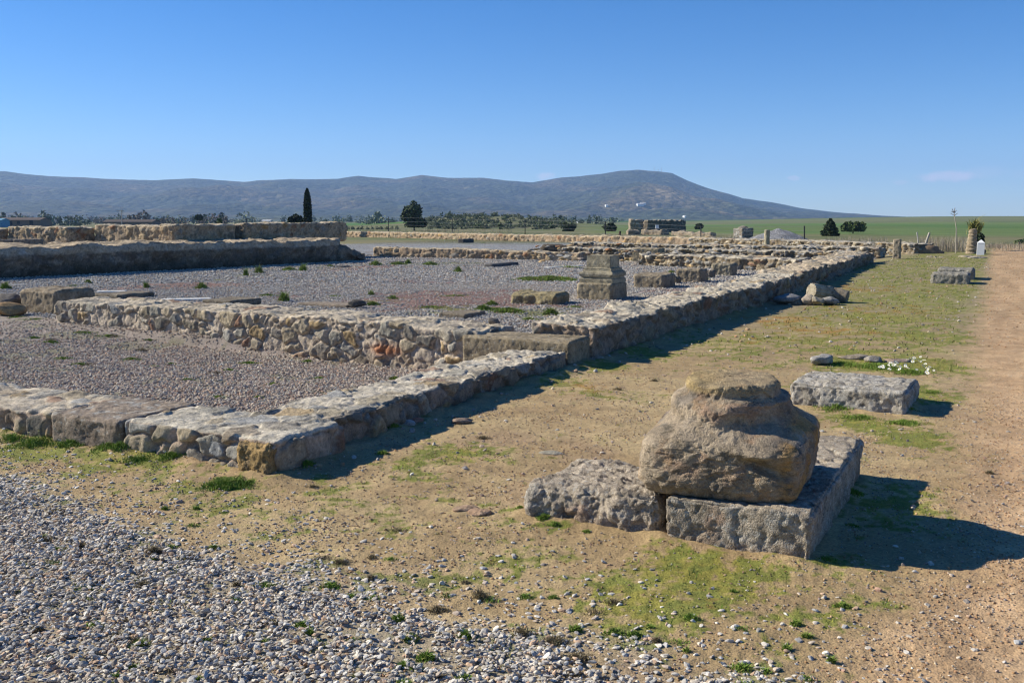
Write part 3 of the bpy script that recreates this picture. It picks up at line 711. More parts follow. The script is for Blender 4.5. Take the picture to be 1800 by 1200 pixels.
# ------------------------------------------------------------------ moulded pedestal
pd, (u0, v0, lu, lv, hz) = block_px('base_block', 1075, 528, 1014, 1102, 499, None, seed=100, col=(.29, .235, .15), r=.03, amp=.02)
pe = empty('pedestal', pd.location, "moulded stone pedestal standing on a rough square block in the court", "pedestal")
pd.parent = pe; pd.location = (0, 0, 0)
cu, cv = u0 + lu / 2 + .02, v0 + lv / 2
def moulding(name, parent, centre, w0, d0, prof, rot, col, seed, mat='ashlar', n=26):
    """square shaft whose half-width follows prof = [(z, extra)]"""
    zs = np.array([p[0] for p in prof]); ex = np.array([p[1] for p in prof])
    zz = np.linspace(zs[0], zs[-1], 60); e = np.interp(zz, zs, ex)
    per = []
    t = np.linspace(-1, 1, n, endpoint=False)
    for a, b in ((t, -np.ones(n)), (np.ones(n), t), (-t, np.ones(n)), (-np.ones(n), -t)): per.append(np.stack([a, b], 1))
    per = np.concatenate(per); m = len(per)
    V = []
    for z_, ee in zip(zz, e): V.append(np.stack([per[:, 0] * (w0 / 2 + ee), per[:, 1] * (d0 / 2 + ee), np.full(m, z_)], 1))
    V.append(np.array([[0, 0, zz[-1] + .004]])); V = np.concatenate(V)
    V = V + .008 * np.stack([fbm(V, 6, 4, seed), fbm(V, 6, 4, seed + 1), fbm(V, 6, 4, seed + 2)], 1)
    i = np.arange(m); j = (i + 1) % m
    Q = np.concatenate([np.stack([k * m + i, k * m + j, (k + 1) * m + j, (k + 1) * m + i], 1) for k in range(len(zz) - 1)])
    T = np.stack([(len(zz) - 1) * m + i, (len(zz) - 1) * m + j, np.full(m, len(V) - 1)], 1)
    cc = np.array(col) * (1 + .3 * fbm(V, 5, 4, seed + 4))[:, None]
    cr, sr = math.cos(rot), math.sin(rot)
    V = np.stack([V[:, 0] * cr - V[:, 1] * sr, V[:, 0] * sr + V[:, 1] * cr, V[:, 2]], 1)
    return mesh_np(name, V + np.array(centre), [Q, T], mat, cc, parent=parent, origin=np.array(centre), smooth=False)
c = UV(cu, cv)
top_z = at_y(1090, 448, c[1])[2]
hh = top_z - hz
sw, sd = lu * .60, lv * .66
moulding('moulded_shaft', pe, (c[0], c[1], hz - .005), sw, sd, [(0, .11), (hh * .15, .11), (hh * .17, .085), (hh * .23, .08), (hh * .25, .11), (hh * .33, .12), (hh * .40, .10), (hh * .44, .06), (hh * .5, .045), (hh * .54, .05), (hh * .56, .005), (hh, .0)], R(90) - ANG, (.29, .25, .17), 101)

# ------------------------------------------------------------------ plinth and column base in the foreground
def gran(c, B, n, W):
    pk = sst(.12, .4, fbm(W, 2.2, 4, 61)) * (np.abs(n[:, 2]) < .7)
    c = lerp(c, (.36, .21, .14), .45 * pk)
    c = lerp(c, (.40, .385, .35), .4 * sst(.05, .4, fbm(W, 5, 5, 62)) * (np.abs(n[:, 2]) < .8))
    soilb = sst(.10, -.0, B[:, 2] + .04 * fbm(W, 5, 3, 3)); return lerp(c, (.26, .19, .13), .7 * soilb)
p = UV(.34, -2.10)
o = block('plinth_slab', (p[0], p[1], 0), (.74, .77, .19), R(90) - ANG, mat='granite', col=(.35, .29, .22), seed=111, res=.0085, r=.055, amp=.036, pit=.008, colfn=gran, tilt=(-.02, -.05))
tag(o, "lower left slab of the foreground plinth, grey with lichen", "stone slab")
p = UV(.80, -2.88)
o = block('plinth_slab', (p[0], p[1], 0), (1.75, .735, .238), R(90) - ANG, mat='granite', col=(.33, .275, .21), seed=112, res=.0095, r=.03, amp=.03, pit=.008, colfn=gran)
tag(o, "long higher slab of the foreground plinth under the column base", "stone slab")

def column_base():
    nseg, nring = 300, 190
    zz = np.linspace(0, .55, nring); th = np.linspace(0, 2 * np.pi, nseg, endpoint=False)
    half = np.interp(zz, [0, .02, .07, .27, .305, .335, .36, .40, .435, .46, .475, .49, .54, .55], [.335, .375, .41, .415, .405, .38, .36, .350, .342, .325, .295, .266, .258, .244])
    expo = np.interp(zz, [0, .26, .305, .34, .38, .55], [9.0, 7.5, 5, 3, 2, 2])
    V = []
    ph = th[None, :] * np.ones((nring, 1))
    Zr = zz[:, None] * np.ones((1, nseg))
    c_, s_ = np.cos(ph), np.sin(ph)
    rad = half[:, None] * (np.abs(c_) ** expo[:, None] + np.abs(s_) ** expo[:, None]) ** (-1 / expo[:, None])
    X = rad * c_; Y = rad * s_
    P = np.stack([X.ravel(), Y.ravel(), Zr.ravel()], 1)
    # local x = along D1 (away), y = along D2 (left)
    # broken-off front-left shoulder: above .25 the left front slopes in
    left = np.clip(P[:, 1] - .02, 0, 1) / .36; front = np.clip(-P[:, 0] + .1, 0, 1) / .48
    cut = sst(.20, .36, P[:, 2]) * sst(.1, .9, left) * .05 + .03 * sst(.3, .45, P[:, 2]) * (P[:, 1] > 9)
    P[:, 1] -= cut
    P[:, 1] += .022 * sst(.36, .46, P[:, 2])
    P[:, 1] *= 1 - .10 * sst(.3, .4, P[:, 2]) * sst(.48, .44, P[:, 2]) * (P[:, 1] < 0)
    n = np.stack([c_.ravel(), s_.ravel(), 0 * P[:, 0]], 1)
    W = P + 4.2
    d = .020 * fbm(W, 2.6, 3, 7) + .008 * fbm(W, 10, 5, 8) + .004 * fbm(W, 45, 4, 9)
    fw = worley(W * 9 + .4 * np.stack([fbm(W, 7, 3, 31), fbm(W, 7, 3, 32), fbm(W, 7, 3, 33)], 1)); d += .013 * fw[4] - .004 * sst(.1, 0, fw[1] - fw[0])
    fw = worley(W * 26 + .3); d += .006 * fw[4]
    # diagonal tool scoring across the front
    diag = P[:, 1] * .55 + P[:, 2] * 1.0
    d += -.0035 * sst(.1, .7, np.sin(diag * 62 + 2.5 * fbm(W, 5, 3, 10))) * sst(.33, .26, P[:, 2]) * sst(.02, .08, P[:, 2])
    # deep notch front right, the scalloped lower arris
    ay = P[:, 1]; fr = P[:, 0] < -.1
    notch = np.exp(-((ay + .25) / .085) ** 2 - ((P[:, 2] - .20 - .25 * (ay + .25)) / .028) ** 2)
    d -= .085 * notch * fr
    ledge = np.exp(-((ay + .2) / .12) ** 2 - ((P[:, 2] - .27) / .022) ** 2)
    d += .022 * ledge * fr
    hollow = np.exp(-((ay + .17) / .13) ** 2 - ((P[:, 2] - .385) / .05) ** 2)
    d -= .045 * hollow * fr
    d -= .017 * np.maximum(0, np.sin(ay * 72 + 1.5 * fbm(W, 4, 2, 12))) * np.exp(-((P[:, 2] - .04) / .035) ** 2)
    P = P + n * d[:, None]
    P[:, 2] += .012 * fbm(W, 5, 3, 13) * (P[:, 2] > .3)
    # tip the top surface a little forward and close top and bottom with inset rings
    rings = [P.reshape(nring, nseg, 3)]
    topr = rings[0][-1]; botr = rings[0][0]
    extra = []
    for f in np.linspace(.93, .04, 26):
        rr = topr.mean(0) + (topr - topr.mean(0)) * f; rr = rr.copy()
        rr[:, 2] = topr[:, 2] * f ** 8 + topr[:, 2].mean() * (1 - f ** 8) + .010 * (1 - f) + .006 * fbm(rr + 3, 12, 4, 3)
        extra.append(rr)
    bots = []
    for f in np.linspace(.05, .95, 10):
        rr = botr.mean(0) + (botr - botr.mean(0)) * f; bots.append(rr)
    full = np.concatenate([np.array(bots), rings[0], np.array(extra)]); nr = len(full); Vv = full.reshape(-1, 3)
    i = np.arange(nseg); j = (i + 1) % nseg
    Q = np.concatenate([np.stack([k * nseg + i, k * nseg + j, (k + 1) * nseg + j, (k + 1) * nseg + i], 1) for k in range(nr - 1)])
    W = Vv + 4.2
    col = np.array((.32, .255, .18)) * (1 + .35 * fbm(W, 5, 4, 20))[:, None]
    col = lerp(col, (.33, .20, .13), .6 * sst(.1, .5, fbm(W, 4, 4, 21)) * sst(.05, .2, Vv[:, 2]))
    col = lerp(col, (.17, .15, .13), .55 * sst(.1, .45, fbm(W, 6, 4, 22)))
    top = sst(.5, .53, Vv[:, 2]); rr = np.hypot(Vv[:, 0], Vv[:, 1])
    col = lerp(col, (.36, .27, .15), top * .75)
    col = lerp(col, (.38, .28, .12), top * .6 * sst(-.05, .2, Vv[:, 1] + .05 * fbm(W, 9, 3, 25)))
    right = sst(-.27, -.36, Vv[:, 1]) * sst(.02, .2, .44 - np.abs(Vv[:, 2] - .22))
    col = lerp(col, (.38, .21, .05), right * .7 * sst(-.15, .3, fbm(W, 5, 4, 23)))
    rot = R(90) - ANG + R(3)
    tilt_f, tilt_s = -.045, .02
    Vv = Vv.copy(); z = Vv[:, 2] * 1.0 + Vv[:, 0] * .05 + Vv[:, 1] * -.0
    x = Vv[:, 0] - .04 * Vv[:, 2]; y = Vv[:, 1]
    cr, sr = math.cos(rot), math.sin(rot)
    c = UV(.385, -2.74); base = np.array((c[0], c[1], .228))
    V = np.stack([x * cr - y * sr, x * sr + y * cr, z], 1) + base
    o = mesh_np('carved_base_stone', V, Q, 'hero', col, origin=base)
    tag(o, "big weathered column base, square below and round on top, on the foreground plinth", "column base")
column_base()
# slab on the grass behind, and the doubled block by the path
def gran2(c, B, n, W):
    return lerp(c, (.42, .4, .37), .5 * sst(-.05, .35, fbm(W, 7, 5, 62)))
p = UV(4.22, -2.86)
o = block('stone_slab', (p[0], p[1], 0), (.80, .95, .2), R(90) - ANG - R(2), mat='granite', col=(.36, .32, .26), seed=121, res=.011, r=.03, amp=.03, pit=.008, colfn=gran2)
tag(o, "long grey granite slab lying in the grass behind the column base", "stone slab")
DB = "pair of grey granite blocks by the path"
o, _ = block_px('granite_block', 1703, 505, 1635, 1705, 481, "nearer of the two granite blocks lying by the path", mat='granite', seed=122, col=(.25, .23, .19), r=.06, amp=.03)
o.location.z += 0
p = UV(22.6, -2.85); o = block('granite_block', (p[0], p[1], .02), (.9, .85, .34), R(90) - ANG, mat='granite', col=(.24, .22, .18), seed=123, r=.06, amp=.03)
tag(o, "farther granite block just behind its twin by the path", "stone block")

# fallen fluted drums and stones by the side wall
def drum(name, a, b, r0, r1, flutes, col, seed, label, mat='ashlar'):
    a = np.array(a, float); b = np.array(b, float); L = np.linalg.norm(b - a); ax = (b - a) / L
    up = np.array((0, 0, 1.)) if abs(ax[2]) < .9 else np.array((1., 0, 0)); s = np.cross(ax, up); s /= np.linalg.norm(s); t = np.cross(s, ax)
    ns, nl = 96, 60; th = np.linspace(0, 2 * np.pi, ns, endpoint=False)
    ts = np.concatenate([np.full(8, 0.), np.linspace(0, 1, nl), np.full(8, 1.)]); fr = np.concatenate([np.linspace(.02, .92, 8), np.ones(nl), np.linspace(.92, .02, 8)])
    V = []
    for q, f in zip(ts, fr):
        r = (r0 + (r1 - r0) * q) * f * (1 - .018 * (q < .03) - .03 * (q > .97))
        r = r * (1 - (.10 * np.abs(np.sin(th * flutes / 2)) ** .6 if flutes else 0) * (f > .9))
        V.append(a + ax * L * q + np.outer(np.cos(th) * r, s) + np.outer(np.sin(th) * r, t))
    V = np.concatenate(V); V = V + .02 * np.stack([fbm(V, 4, 4, seed), fbm(V, 4, 4, seed + 1), fbm(V, 4, 4, seed + 2)], 1) * (r0 / .25)
    m = ns; i = np.arange(m); j = (i + 1) % m
    Q = np.concatenate([np.stack([k * m + i, k * m + j, (k + 1) * m + j, (k + 1) * m + i], 1) for k in range(len(ts) - 1)])
    cc = np.array(col) * (1 + .3 * fbm(V, 5, 4, seed + 5))[:, None]
    o0 = np.array((a[0], a[1], min(a[2], b[2]) - r0)); o = mesh_np(name, V, Q, mat, cc, origin=o0)
    if label: tag(o, label, "column drum")
    return o
Yd = 18.6
a = at_y(1426, 511, Yd - .1); b = at_y(1462, 517, Yd + .1)
drum('column_drum', a, b, .15, .145, 16, (.33, .28, .2), 131, "fluted column drum resting on stones beside the side wall")
a = at_y(1462, 516, Yd + .1); b = at_y(1490, 523, Yd - .05)
drum('column_drum', a, b, .135, .13, 0, (.22, .18, .13), 132, "smooth broken drum tipped against the fluted one")
DS = "stones under the fallen drums"
boulder('boulder', at(1384, 535), (.55, .4, .24), .1, 133, (.25, .24, .23), "smooth long grey boulder left of the fallen drums", sink=.1, mat='granite', rough=.08)
boulder('boulder', at(1419, 536), (.28, .3, .22), .1, 134, (.35, .29, .22), "pale knobbly stone below the left end of the fluted drum", sink=.1)
boulder('boulder', at(1436, 537), (.26, .25, .2), .7, 135, (.34, .29, .21), "pale sloping stone under the middle of the fluted drum", sink=.1)
boulder('boulder', at(1455, 536), (.42, .3, .17), 0, 136, (.27, .25, .22), "grey flat stone under the right end of the fluted drum", sink=.1)

# standing stone, column stub, eroded column, white marker, pole
p = at(1576, 456, .15); o = block('standing_stone', (p[0], p[1], .1), (.26, .26, .78), R(60), col=(.28, .23, .165), seed=141, r=.03, amp=.02)
tag(o, "upright squared stone at the end of the side wall", "standing stone")
q = at_y(1347.5, 437, 44); o = drum('column_stub', (q[0], q[1], .2), (q[0], q[1], at_y(1347, 404, 44)[2]), .13, .12, 0, (.33, .29, .2), 142, None)
tag(o, "short plain column stub standing above the piled stones", "column")
e0 = at(1708, 449, .1); Y = e0[1]
def leaning():
    pts = [(1708, 452, .26), (1707.5, 440, .22), (1708, 428, .19), (1709.5, 415, .165), (1711, 403, .15), (1712, 402, .02)]
    ns = 64; rings = []; zz = []
    P = np.array([np.append(at_y(a, b, Y), c) for a, b, c in pts])
    t = np.linspace(0, len(pts) - 1, 70); Pi = np.stack([np.interp(t, np.arange(len(pts)), P[:, k]) for k in range(4)], 1)
    th = np.linspace(0, 2 * np.pi, ns, endpoint=False)
    V = np.concatenate([np.stack([p[0] + np.cos(th) * p[3], p[1] + np.sin(th) * p[3], np.full(ns, p[2])], 1) for p in Pi])
    crs = np.stack([V[:, 0] * 2, V[:, 1] * 2, V[:, 2] * 9], 1)
    cen = np.repeat(Pi[:, :2], ns, 0); d = V[:, :2] - cen
    V[:, :2] += d * (.12 * fbm(crs, 1.6, 4, 3) + .06 * np.sin(V[:, 2] * 42))[:, None]
    i = np.arange(ns); j = (i + 1) % ns
    Q = np.concatenate([np.stack([k * ns + i, k * ns + j, (k + 1) * ns + j, (k + 1) * ns + i], 1) for k in range(69)])
    cc = np.array((.3, .235, .155)) * (1 + .35 * fbm(V, 6, 4, 9))[:, None]
    b = np.array((e0[0], e0[1], .1)); tag(mesh_np('rubble_column', V, Q, 'masonry', cc, origin=b), "rough tapering rubble column beside the white marker", "column")
leaning()
boulder('boulder', at(1722, 449, .1), (.5, .4, .35), .3, 143, (.2, .15, .11), "dark stone between the rubble column and the white marker", sink=.2)
boulder('boulder', at(1698, 455, .1), (.6, .4, .18), .3, 144, (.33, .28, .2), "pale stone at the left foot of the rubble column", sink=.2)
boulder('boulder', at(1718, 457, .1), (.8, .5, .2), .3, 145, (.36, .3, .22), "pale broad stone in front of the rubble column", sink=.3)
block_px('kerb_stone', 1660, 455, 1627, 1661, 452, "weathered kerb stone lying across the far verge", 'stone', seed=146, z0=.12, col=(.26, .22, .16), r=.05, amp=.05)
def pyl():
    q = at(1723, 451, .1); e = empty('marker_post', tuple(q), "white marker post with a pointed top beside the path", "marker")
    w, h, hp = .135, .60, .13
    t = at_y(1723, 421, q[1])[2] - q[2]; h = t - hp
    for nm, V, Qs in (('post', [(-w, -w, 0), (w, -w, 0), (w, w, 0), (-w, w, 0), (-w, -w, h), (w, -w, h), (w, w, h), (-w, w, h)], [[0, 1, 5, 4], [1, 2, 6, 5], [2, 3, 7, 6], [3, 0, 4, 7]]),
                      ('cap', [(-w - .01, -w - .01, h), (w + .01, -w - .01, h), (w + .01, w + .01, h), (-w - .01, w + .01, h), (0, 0, t)], None)):
        if Qs is None: fs = [np.array([[0, 1, 4], [1, 2, 4], [2, 3, 4], [3, 0, 4]]), np.array([[3, 2, 1, 0]])]
        else: fs = np.array(Qs)
        mesh_np(nm, np.array(V) * 1.0 + np.array((q[0], q[1], q[2])), fs, 'white', (.78, .78, .76), parent=e, origin=q, smooth=False)
    e.rotation_euler.z = -.42
pyl()
def tube(pts, r0, r1=None, n=6):
    pts = np.array(pts, float); r1 = r0 if r1 is None else r1; th = np.linspace(0, 2 * np.pi, n, endpoint=False); V = []
    for i, p in enumerate(pts):
        ax = pts[min(i + 1, len(pts) - 1)] - pts[max(i - 1, 0)]; ax /= np.linalg.norm(ax) + 1e-9
        s = np.cross(ax, (0, 0, 1.) if abs(ax[2]) < .9 else (1., 0, 0)); s /= np.linalg.norm(s); t = np.cross(s, ax); r = r0 + (r1 - r0) * i / (len(pts) - 1)
        V.append(p + np.outer(np.cos(th) * r, s) + np.outer(np.sin(th) * r, t))
    V = np.concatenate(V); i = np.arange(n); j = (i + 1) % n
    Q = np.concatenate([np.stack([k * n + i, k * n + j, (k + 1) * n + j, (k + 1) * n + i], 1) for k in range(len(pts) - 1)])
    return V, Q
def join(parts):
    Vs, Qs, o = [], [], 0
    for V, Q in parts: Vs.append(V); Qs.append(Q + o); o += len(V)
    return np.concatenate(Vs), np.concatenate(Qs)
q = at(1680, 446, .15); tpz = at_y(1677, 374, q[1])
V, Q = tube([q - (0, 0, .15), (q[0] - .03, q[1], 1.2), tpz], .024, .014)
e = empty('flower_stalk', tuple(q), "tall thin dry flower stalk standing left of the rubble column", "dry plant")
mesh_np('stalk', V, Q, 'plain', (.38, .34, .28), parent=e, origin=q)
parts = [tube([tpz, tpz + (dx, 0, dz)], .012) for dx, dz in ((-.09, .16), (.03, .2), (.1, .1), (-.12, .06), (.07, .02))]
parts += [tube([tpz + (.02, 0, -.12), tpz + (dx, 0, -.02)], .01) for dx in (-.14, .15)]
V, Q = join(parts); mesh_np('seed_head', V, Q, 'plain', (.17, .12, .09), parent=e, origin=q)
q = at(1624, 437, .3); V, Q = tube([q, at_y(1634, 409, q[1])], .05); tag(mesh_np('leaning_post', V, Q, 'plain', (.36, .33, .28), origin=q), "pale wooden post leaning to the right above the earth heap", "post")
q = at(1615, 436, .15); V, Q = tube([q, at_y(1612, 408, q[1])], .03); tag(mesh_np('thin_post', V, Q, 'plain', (.4, .38, .35), origin=q), "thin upright pale post left of the leaning post", "post")
def heap():
    q = at(1625, 447, .12); V, Fc = ICO3; z = np.maximum(V[:, 2], -.1); P = np.stack([V[:, 0] * .75, V[:, 1] * .6, z * .42], 1); P *= (1 + .25 * fbm(V + 3, 1.8, 4, 2))[:, None]
    tag(mesh_np('earth_heap', P + q, Fc, 'soil', (.22, .15, .09), origin=q), "small dark earth heap at the foot of the leaning post", "heap")
heap()

# ------------------------------------------------------------------ loose stones on the ground
GREYS = np.array([(.32, .315, .31), (.38, .37, .36), (.27, .265, .26), (.44, .42, .39), (.36, .31, .27), (.29, .30, .315), (.50, .485, .46), (.24, .215, .195), (.38, .28, .21), (.33, .33, .34), (.40, .38, .355), (.46, .42, .37)])
PINKS = np.array([(.34, .27, .24), (.38, .32, .29), (.29, .25, .24), (.42, .34, .28), (.36, .24, .19), (.32, .31, .31), (.24, .19, .17), (.44, .40, .36), (.35, .29, .27)])
TANS = np.array([(.40, .26, .16), (.46, .33, .21), (.36, .22, .13), (.5, .42, .32), (.32, .22, .15), (.42, .38, .33), (.38, .24, .13)])
def inview(x, y, z=0, mx=.12, my=.25):
    """keep what the photograph and a step to the side of it can see"""
    zz = z - CAM_H; cz = y * math.cos(PITCH) - zz * math.sin(PITCH); cy = y * math.sin(PITCH) + zz * math.cos(PITCH)
    X = F_PX * x / cz; Y = F_PX * cy / cz
    return (cz > .3) & (np.abs(X) < 900 * (1 + mx) + F_PX * .3 / cz) & (Y > -600 * (1 + my))
def scatter(n, x0, x1, y0, y1, seed, prob=None):
    rs = np.random.RandomState(seed); x = rs.uniform(x0, x1, n); y = rs.uniform(y0, y1, n)
    k = inview(x, y); x, y = x[k], y[k]
    if prob is not None:
        k = rs.rand(len(x)) < prob(x, y); x, y = x[k], y[k]
    return x, y
def on_land(x, y, lift=0): return np.stack([x, y, H(x, y) + lift], 1)
def rsize(n, a, b, seed): return a + (b - a) * np.random.RandomState(seed).rand(n) ** 1.6

def p_grav(x, y):
    k = masks(x, y); full = sst(-.12, .28, k['gd'] + .2 * k['n1'] + .1 * k['n2'])
    sparse = .07 * sst(-1.1, -.1, k['gd']) + .05 * sst(-.5, 0, k['gd'])
    gap = 1 - .75 * sst(.25, .5, fbm(np.stack([x, y, 0 * x], 1), 2.6, 3, 71) - .25 * sst(.3, 1.0, k['gd']))
    solid = (k['u'] > -.02) & (k['v'] > -.02)
    slab = (k['u'] > -.1) & (k['u'] < 1.8) & (k['v'] < -1.68) & (k['v'] > -3.3)
    return np.clip(full * gap + sparse, 0, 1) * ~solid * ~slab * (1 - k['path'] * .6)
x, y = scatter(150000, -4.6, 2.9, 2.3, 7.6, 1, p_grav)
g1 = stones('gravel', on_land(x, y), rsize(len(x), .007, .0185, 2), GREYS * 1.22, 3, base=ICO2, flat=.4, tilt=.22, sinkf=.33)
tag(g1, kind='stuff')
k = masks(x, y)['gd'] > .12; xs, ys = x[k], y[k]; rs = np.random.RandomState(9); k = rs.rand(len(xs)) < .35
tag(stones('gravel', on_land(xs[k] + .01, ys[k], .012), rsize(k.sum(), .008, .016, 8), GREYS * 1.22, 10, base=ICO2, flat=.45, tilt=.4, sinkf=.1), kind='stuff')
# pebbles strewn over the open soil and the path
def p_open(x, y):
    u, v = to_uv(x, y)
    return ~((u > -.02) & (v > -.02)) * ~((u > -.1) & (u < 1.8) & (v < -1.68) & (v > -3.3)) * 1.0
def p_peb(x, y):
    k = masks(x, y); return p_open(x, y) * (.35 + .65 * sst(.1, .5, wob(x, y, 1.1, 52))) * sst(13, 5, k['r'])
x, y = scatter(3000, -4, 4.5, 2.4, 12, 11, p_peb)
tag(stones('pebbles', on_land(x, y), rsize(len(x), .006, .019, 12), np.concatenate([GREYS * 1.1, PINKS]), 13, base=ICO2, flat=.55, tilt=.3, sinkf=.3), kind='stuff')
def p_soil(x, y):
    k = masks(x, y); clump = .25 + .75 * sst(-.1, .5, wob(x, y, 2.4, 53) + .4 * k['n3']); return p_open(x, y) * clump * (1 - .6 * k['green']) * sst(14, 4, k['r'])
x, y = scatter(300000, -5, 4.5, 2.4, 14, 14, p_soil)
tag(stones('pebbles', on_land(x, y), rsize(len(x), .002, .0085, 15), np.concatenate([TANS * .9, TANS * .7, PINKS * .9]), 16, flat=.7, sinkf=.3), kind='stuff')
x, y = scatter(170000, .5, 9, 2.4, 18, 17, lambda x, y: masks(x, y)['path'] * (.3 + .7 * sst(-.4, .4, wob(x, y, 4, 54))) * sst(20, 3, np.hypot(x, y)))
tag(stones('path_gravel', on_land(x, y), rsize(len(x), .0025, .0085, 18), TANS, 19, flat=.7, sinkf=.3), kind='stuff')
x, y = scatter(60000, 3, 22, 12, 48, 20, lambda x, y: masks(x, y)['path'] * .5)
tag(stones('path_gravel', on_land(x, y), rsize(len(x), .008, .02, 21), TANS, 22, flat=.6), kind='stuff')
# gravel bay between the walls
def in_bay2(x, y): u, v = to_uv(x, y); return (in_bay(u, v) & (v > .6)) * 1.0
x, y = scatter(170000, -9.5, 1.2, 6, 17, 23, lambda x, y: in_bay2(x, y) * (1 - .55 * sst(.2, .5, wob(x, y, 1.6, 31, 4))) * sst(17, 8, np.hypot(x, y) * .9))
tag(stones('gravel', on_land(x, y), rsize(len(x), .012, .021, 24), PINKS * np.array((1.13, 1.17, 1.13)), 25, flat=.6, tilt=.35), kind='stuff')
def in_c(x, y):
    u, v = to_uv(x, y); k = in_court(u, v, x, y); red, gr = court_masks(x, y); return k * (1 - .35 * sst(.3, .55, wob(x, y, .8, 55))) * (1 - .85 * red) * (1 - .8 * gr)
x, y = scatter(110000, -12, 8, 12, 24, 26, lambda x, y: in_c(x, y) * (to_uv(x, y)[0] > 5.8))
tag(stones('gravel', on_land(x, y), rsize(len(x), .015, .028, 27), GREYS * 1.02, 28, flat=.6), kind='stuff')
x, y = scatter(90000, -20, 14, 24, 44, 29, in_c)
tag(stones('gravel', on_land(x, y), rsize(len(x), .022, .04, 30), GREYS * 1.05, 31, flat=.6), kind='stuff')
# fallen bits and crumbs along the wall feet
x, y = scatter(60000, -3, 14, 5, 30, 32, lambda x, y: (lambda u, v: ((u > .1) & (v < .12) & (v > -.6)) * np.exp(-np.abs(v) / .22) * .25)(*to_uv(x, y)))
tag(stones('rubble', on_land(x, y), rsize(len(x), .006, .03, 33), np.concatenate([PAL, GREYS]), 34, base=ICO2, flat=.6), kind='stuff')
# white and grey flecks on the far verge
x, y = scatter(9000, 2, 16, 11, 38, 35, lambda x, y: (lambda u, v: ((v < -.3) & (v > -3.6)) * .3)(*to_uv(x, y)))
tag(stones('pebbles', on_land(x, y), rsize(len(x), .01, .035, 36), np.concatenate([GREYS, TANS]), 37, base=ICO1, flat=.5), kind='stuff')

# ------------------------------------------------------------------ grass, moss and weeds
def blades(pos, h, w, col, seed, lean=.5, segs=1):
    rs = np.random.RandomState(seed); n = len(pos); a = rs.uniform(0, 2 * np.pi, n); b = rs.uniform(0, 2 * np.pi, n)
    s = np.stack([np.cos(a), np.sin(a), 0 * a], 1) * w[:, None] / 2
    l = np.stack([np.cos(b), np.sin(b), 0 * b], 1) * (h * rs.uniform(.1, 1, n) * lean)[:, None]
    mid = pos + l * .35 + np.stack([0 * h, 0 * h, h * .6], 1); tip = pos + l + np.stack([0 * h, 0 * h, h * rs.uniform(.75, 1, n)], 1)
    V = np.stack([pos - s, pos + s, mid + s * .8, mid - s * .8, tip], 1).reshape(-1, 3)
    i = np.arange(n)[:, None] * 5
    return V, i + np.array([[0, 1, 2, 3]]), i + np.array([[3, 2, 4]]), np.repeat(col, 5, axis=0)
def build_blades(name, sets, parent=None, origin=None):
    Vs, Q, T, Cc, o = [], [], [], [], 0
    for V, q, t, c in sets: Vs.append(V); Q.append(q + o); T.append(t + o); Cc.append(c); o += len(V)
    return mesh_np(name, np.concatenate(Vs), [np.concatenate(Q), np.concatenate(T)], 'grass', np.concatenate(Cc), parent=parent, origin=origin, smooth=False)
GR = np.array([(.13, .22, .025), (.17, .27, .04), (.21, .29, .05), (.11, .18, .025), (.25, .27, .07)])
DRY = np.array([(.24, .19, .10), (.16, .12, .07), (.30, .25, .14), (.13, .10, .06)])
def pick(pal, n, seed): rs = np.random.RandomState(seed); return pal[rs.randint(0, len(pal), n)] * rs.uniform(.75, 1.25, (n, 1))
def p_green(x, y):
    k = masks(x, y); return p_open(x, y) * sst(.3, .9, k['green']) * (.3 + .7 * sst(-.2, .4, k['n3'])) * sst(16, 6, k['r'])
x, y = scatter(420000, -5, 5, 2.4, 15, 41, p_green)
n = len(x); rs = np.random.RandomState(42)
mossy = np.array([(.20, .21, .035), (.24, .24, .045), (.16, .19, .03), (.27, .26, .06)])
s1 = blades(on_land(x, y, -.002), rs.uniform(.003, .011, n), rs.uniform(.003, .006, n), pick(mossy, n, 43), 44, 1.2)
x, y = scatter(150000, -5, 5, 2.4, 15, 45, lambda x, y: p_green(x, y) * sst(.1, .4, wob(x, y, 4.5, 57)))
n = len(x)
s2 = blades(on_land(x, y, -.002), rs.uniform(.012, .035, n), rs.uniform(.002, .005, n), pick(GR, n, 46), 47, .9)
x, y = scatter(60000, 2, 17, 10, 40, 48, lambda x, y: p_open(x, y) * (to_uv(x, y)[1] > -3.9) * sst(.2, .7, masks(x, y)['green'] + .3 * masks(x, y)['orange']) * .8)
n = len(x); s3 = blades(on_land(x, y, -.003), rs.uniform(.015, .05, n), rs.uniform(.006, .014, n), pick(np.concatenate([mossy, DRY[:2]]), n, 49), 50, 1.)
tag(build_blades('moss_and_grass', [s1, s2, s3]), kind='stuff')

def tuft(px, py, wpx, n, hgt, pal, seed, z=0., bw=.005, lean=.8, ry=None):
    rs = np.random.RandomState(seed); c = at(px, py, z); rx = wpx / F_PX * c[1] / 2; ry = ry or rx * .8
    a = rs.uniform(0, 2 * np.pi, n); r = rs.rand(n) ** .8 * (1 + .3 * np.sin(a * 3 + seed) + .2 * np.sin(a * 7 + seed * 2)) * 1.1
    x = c[0] + np.cos(a) * r * rx; y = c[1] + np.sin(a) * r * ry; zz = H(x, y)
    h = hgt * np.clip(1.1 - r * .6, .25, 2) * rs.uniform(.5, 1.1, n)
    return blades(np.stack([x, y, zz - .003], 1), h, np.full(n, bw) * rs.uniform(.7, 1.3, n), pick(pal, n, seed + 1), seed + 2, lean)
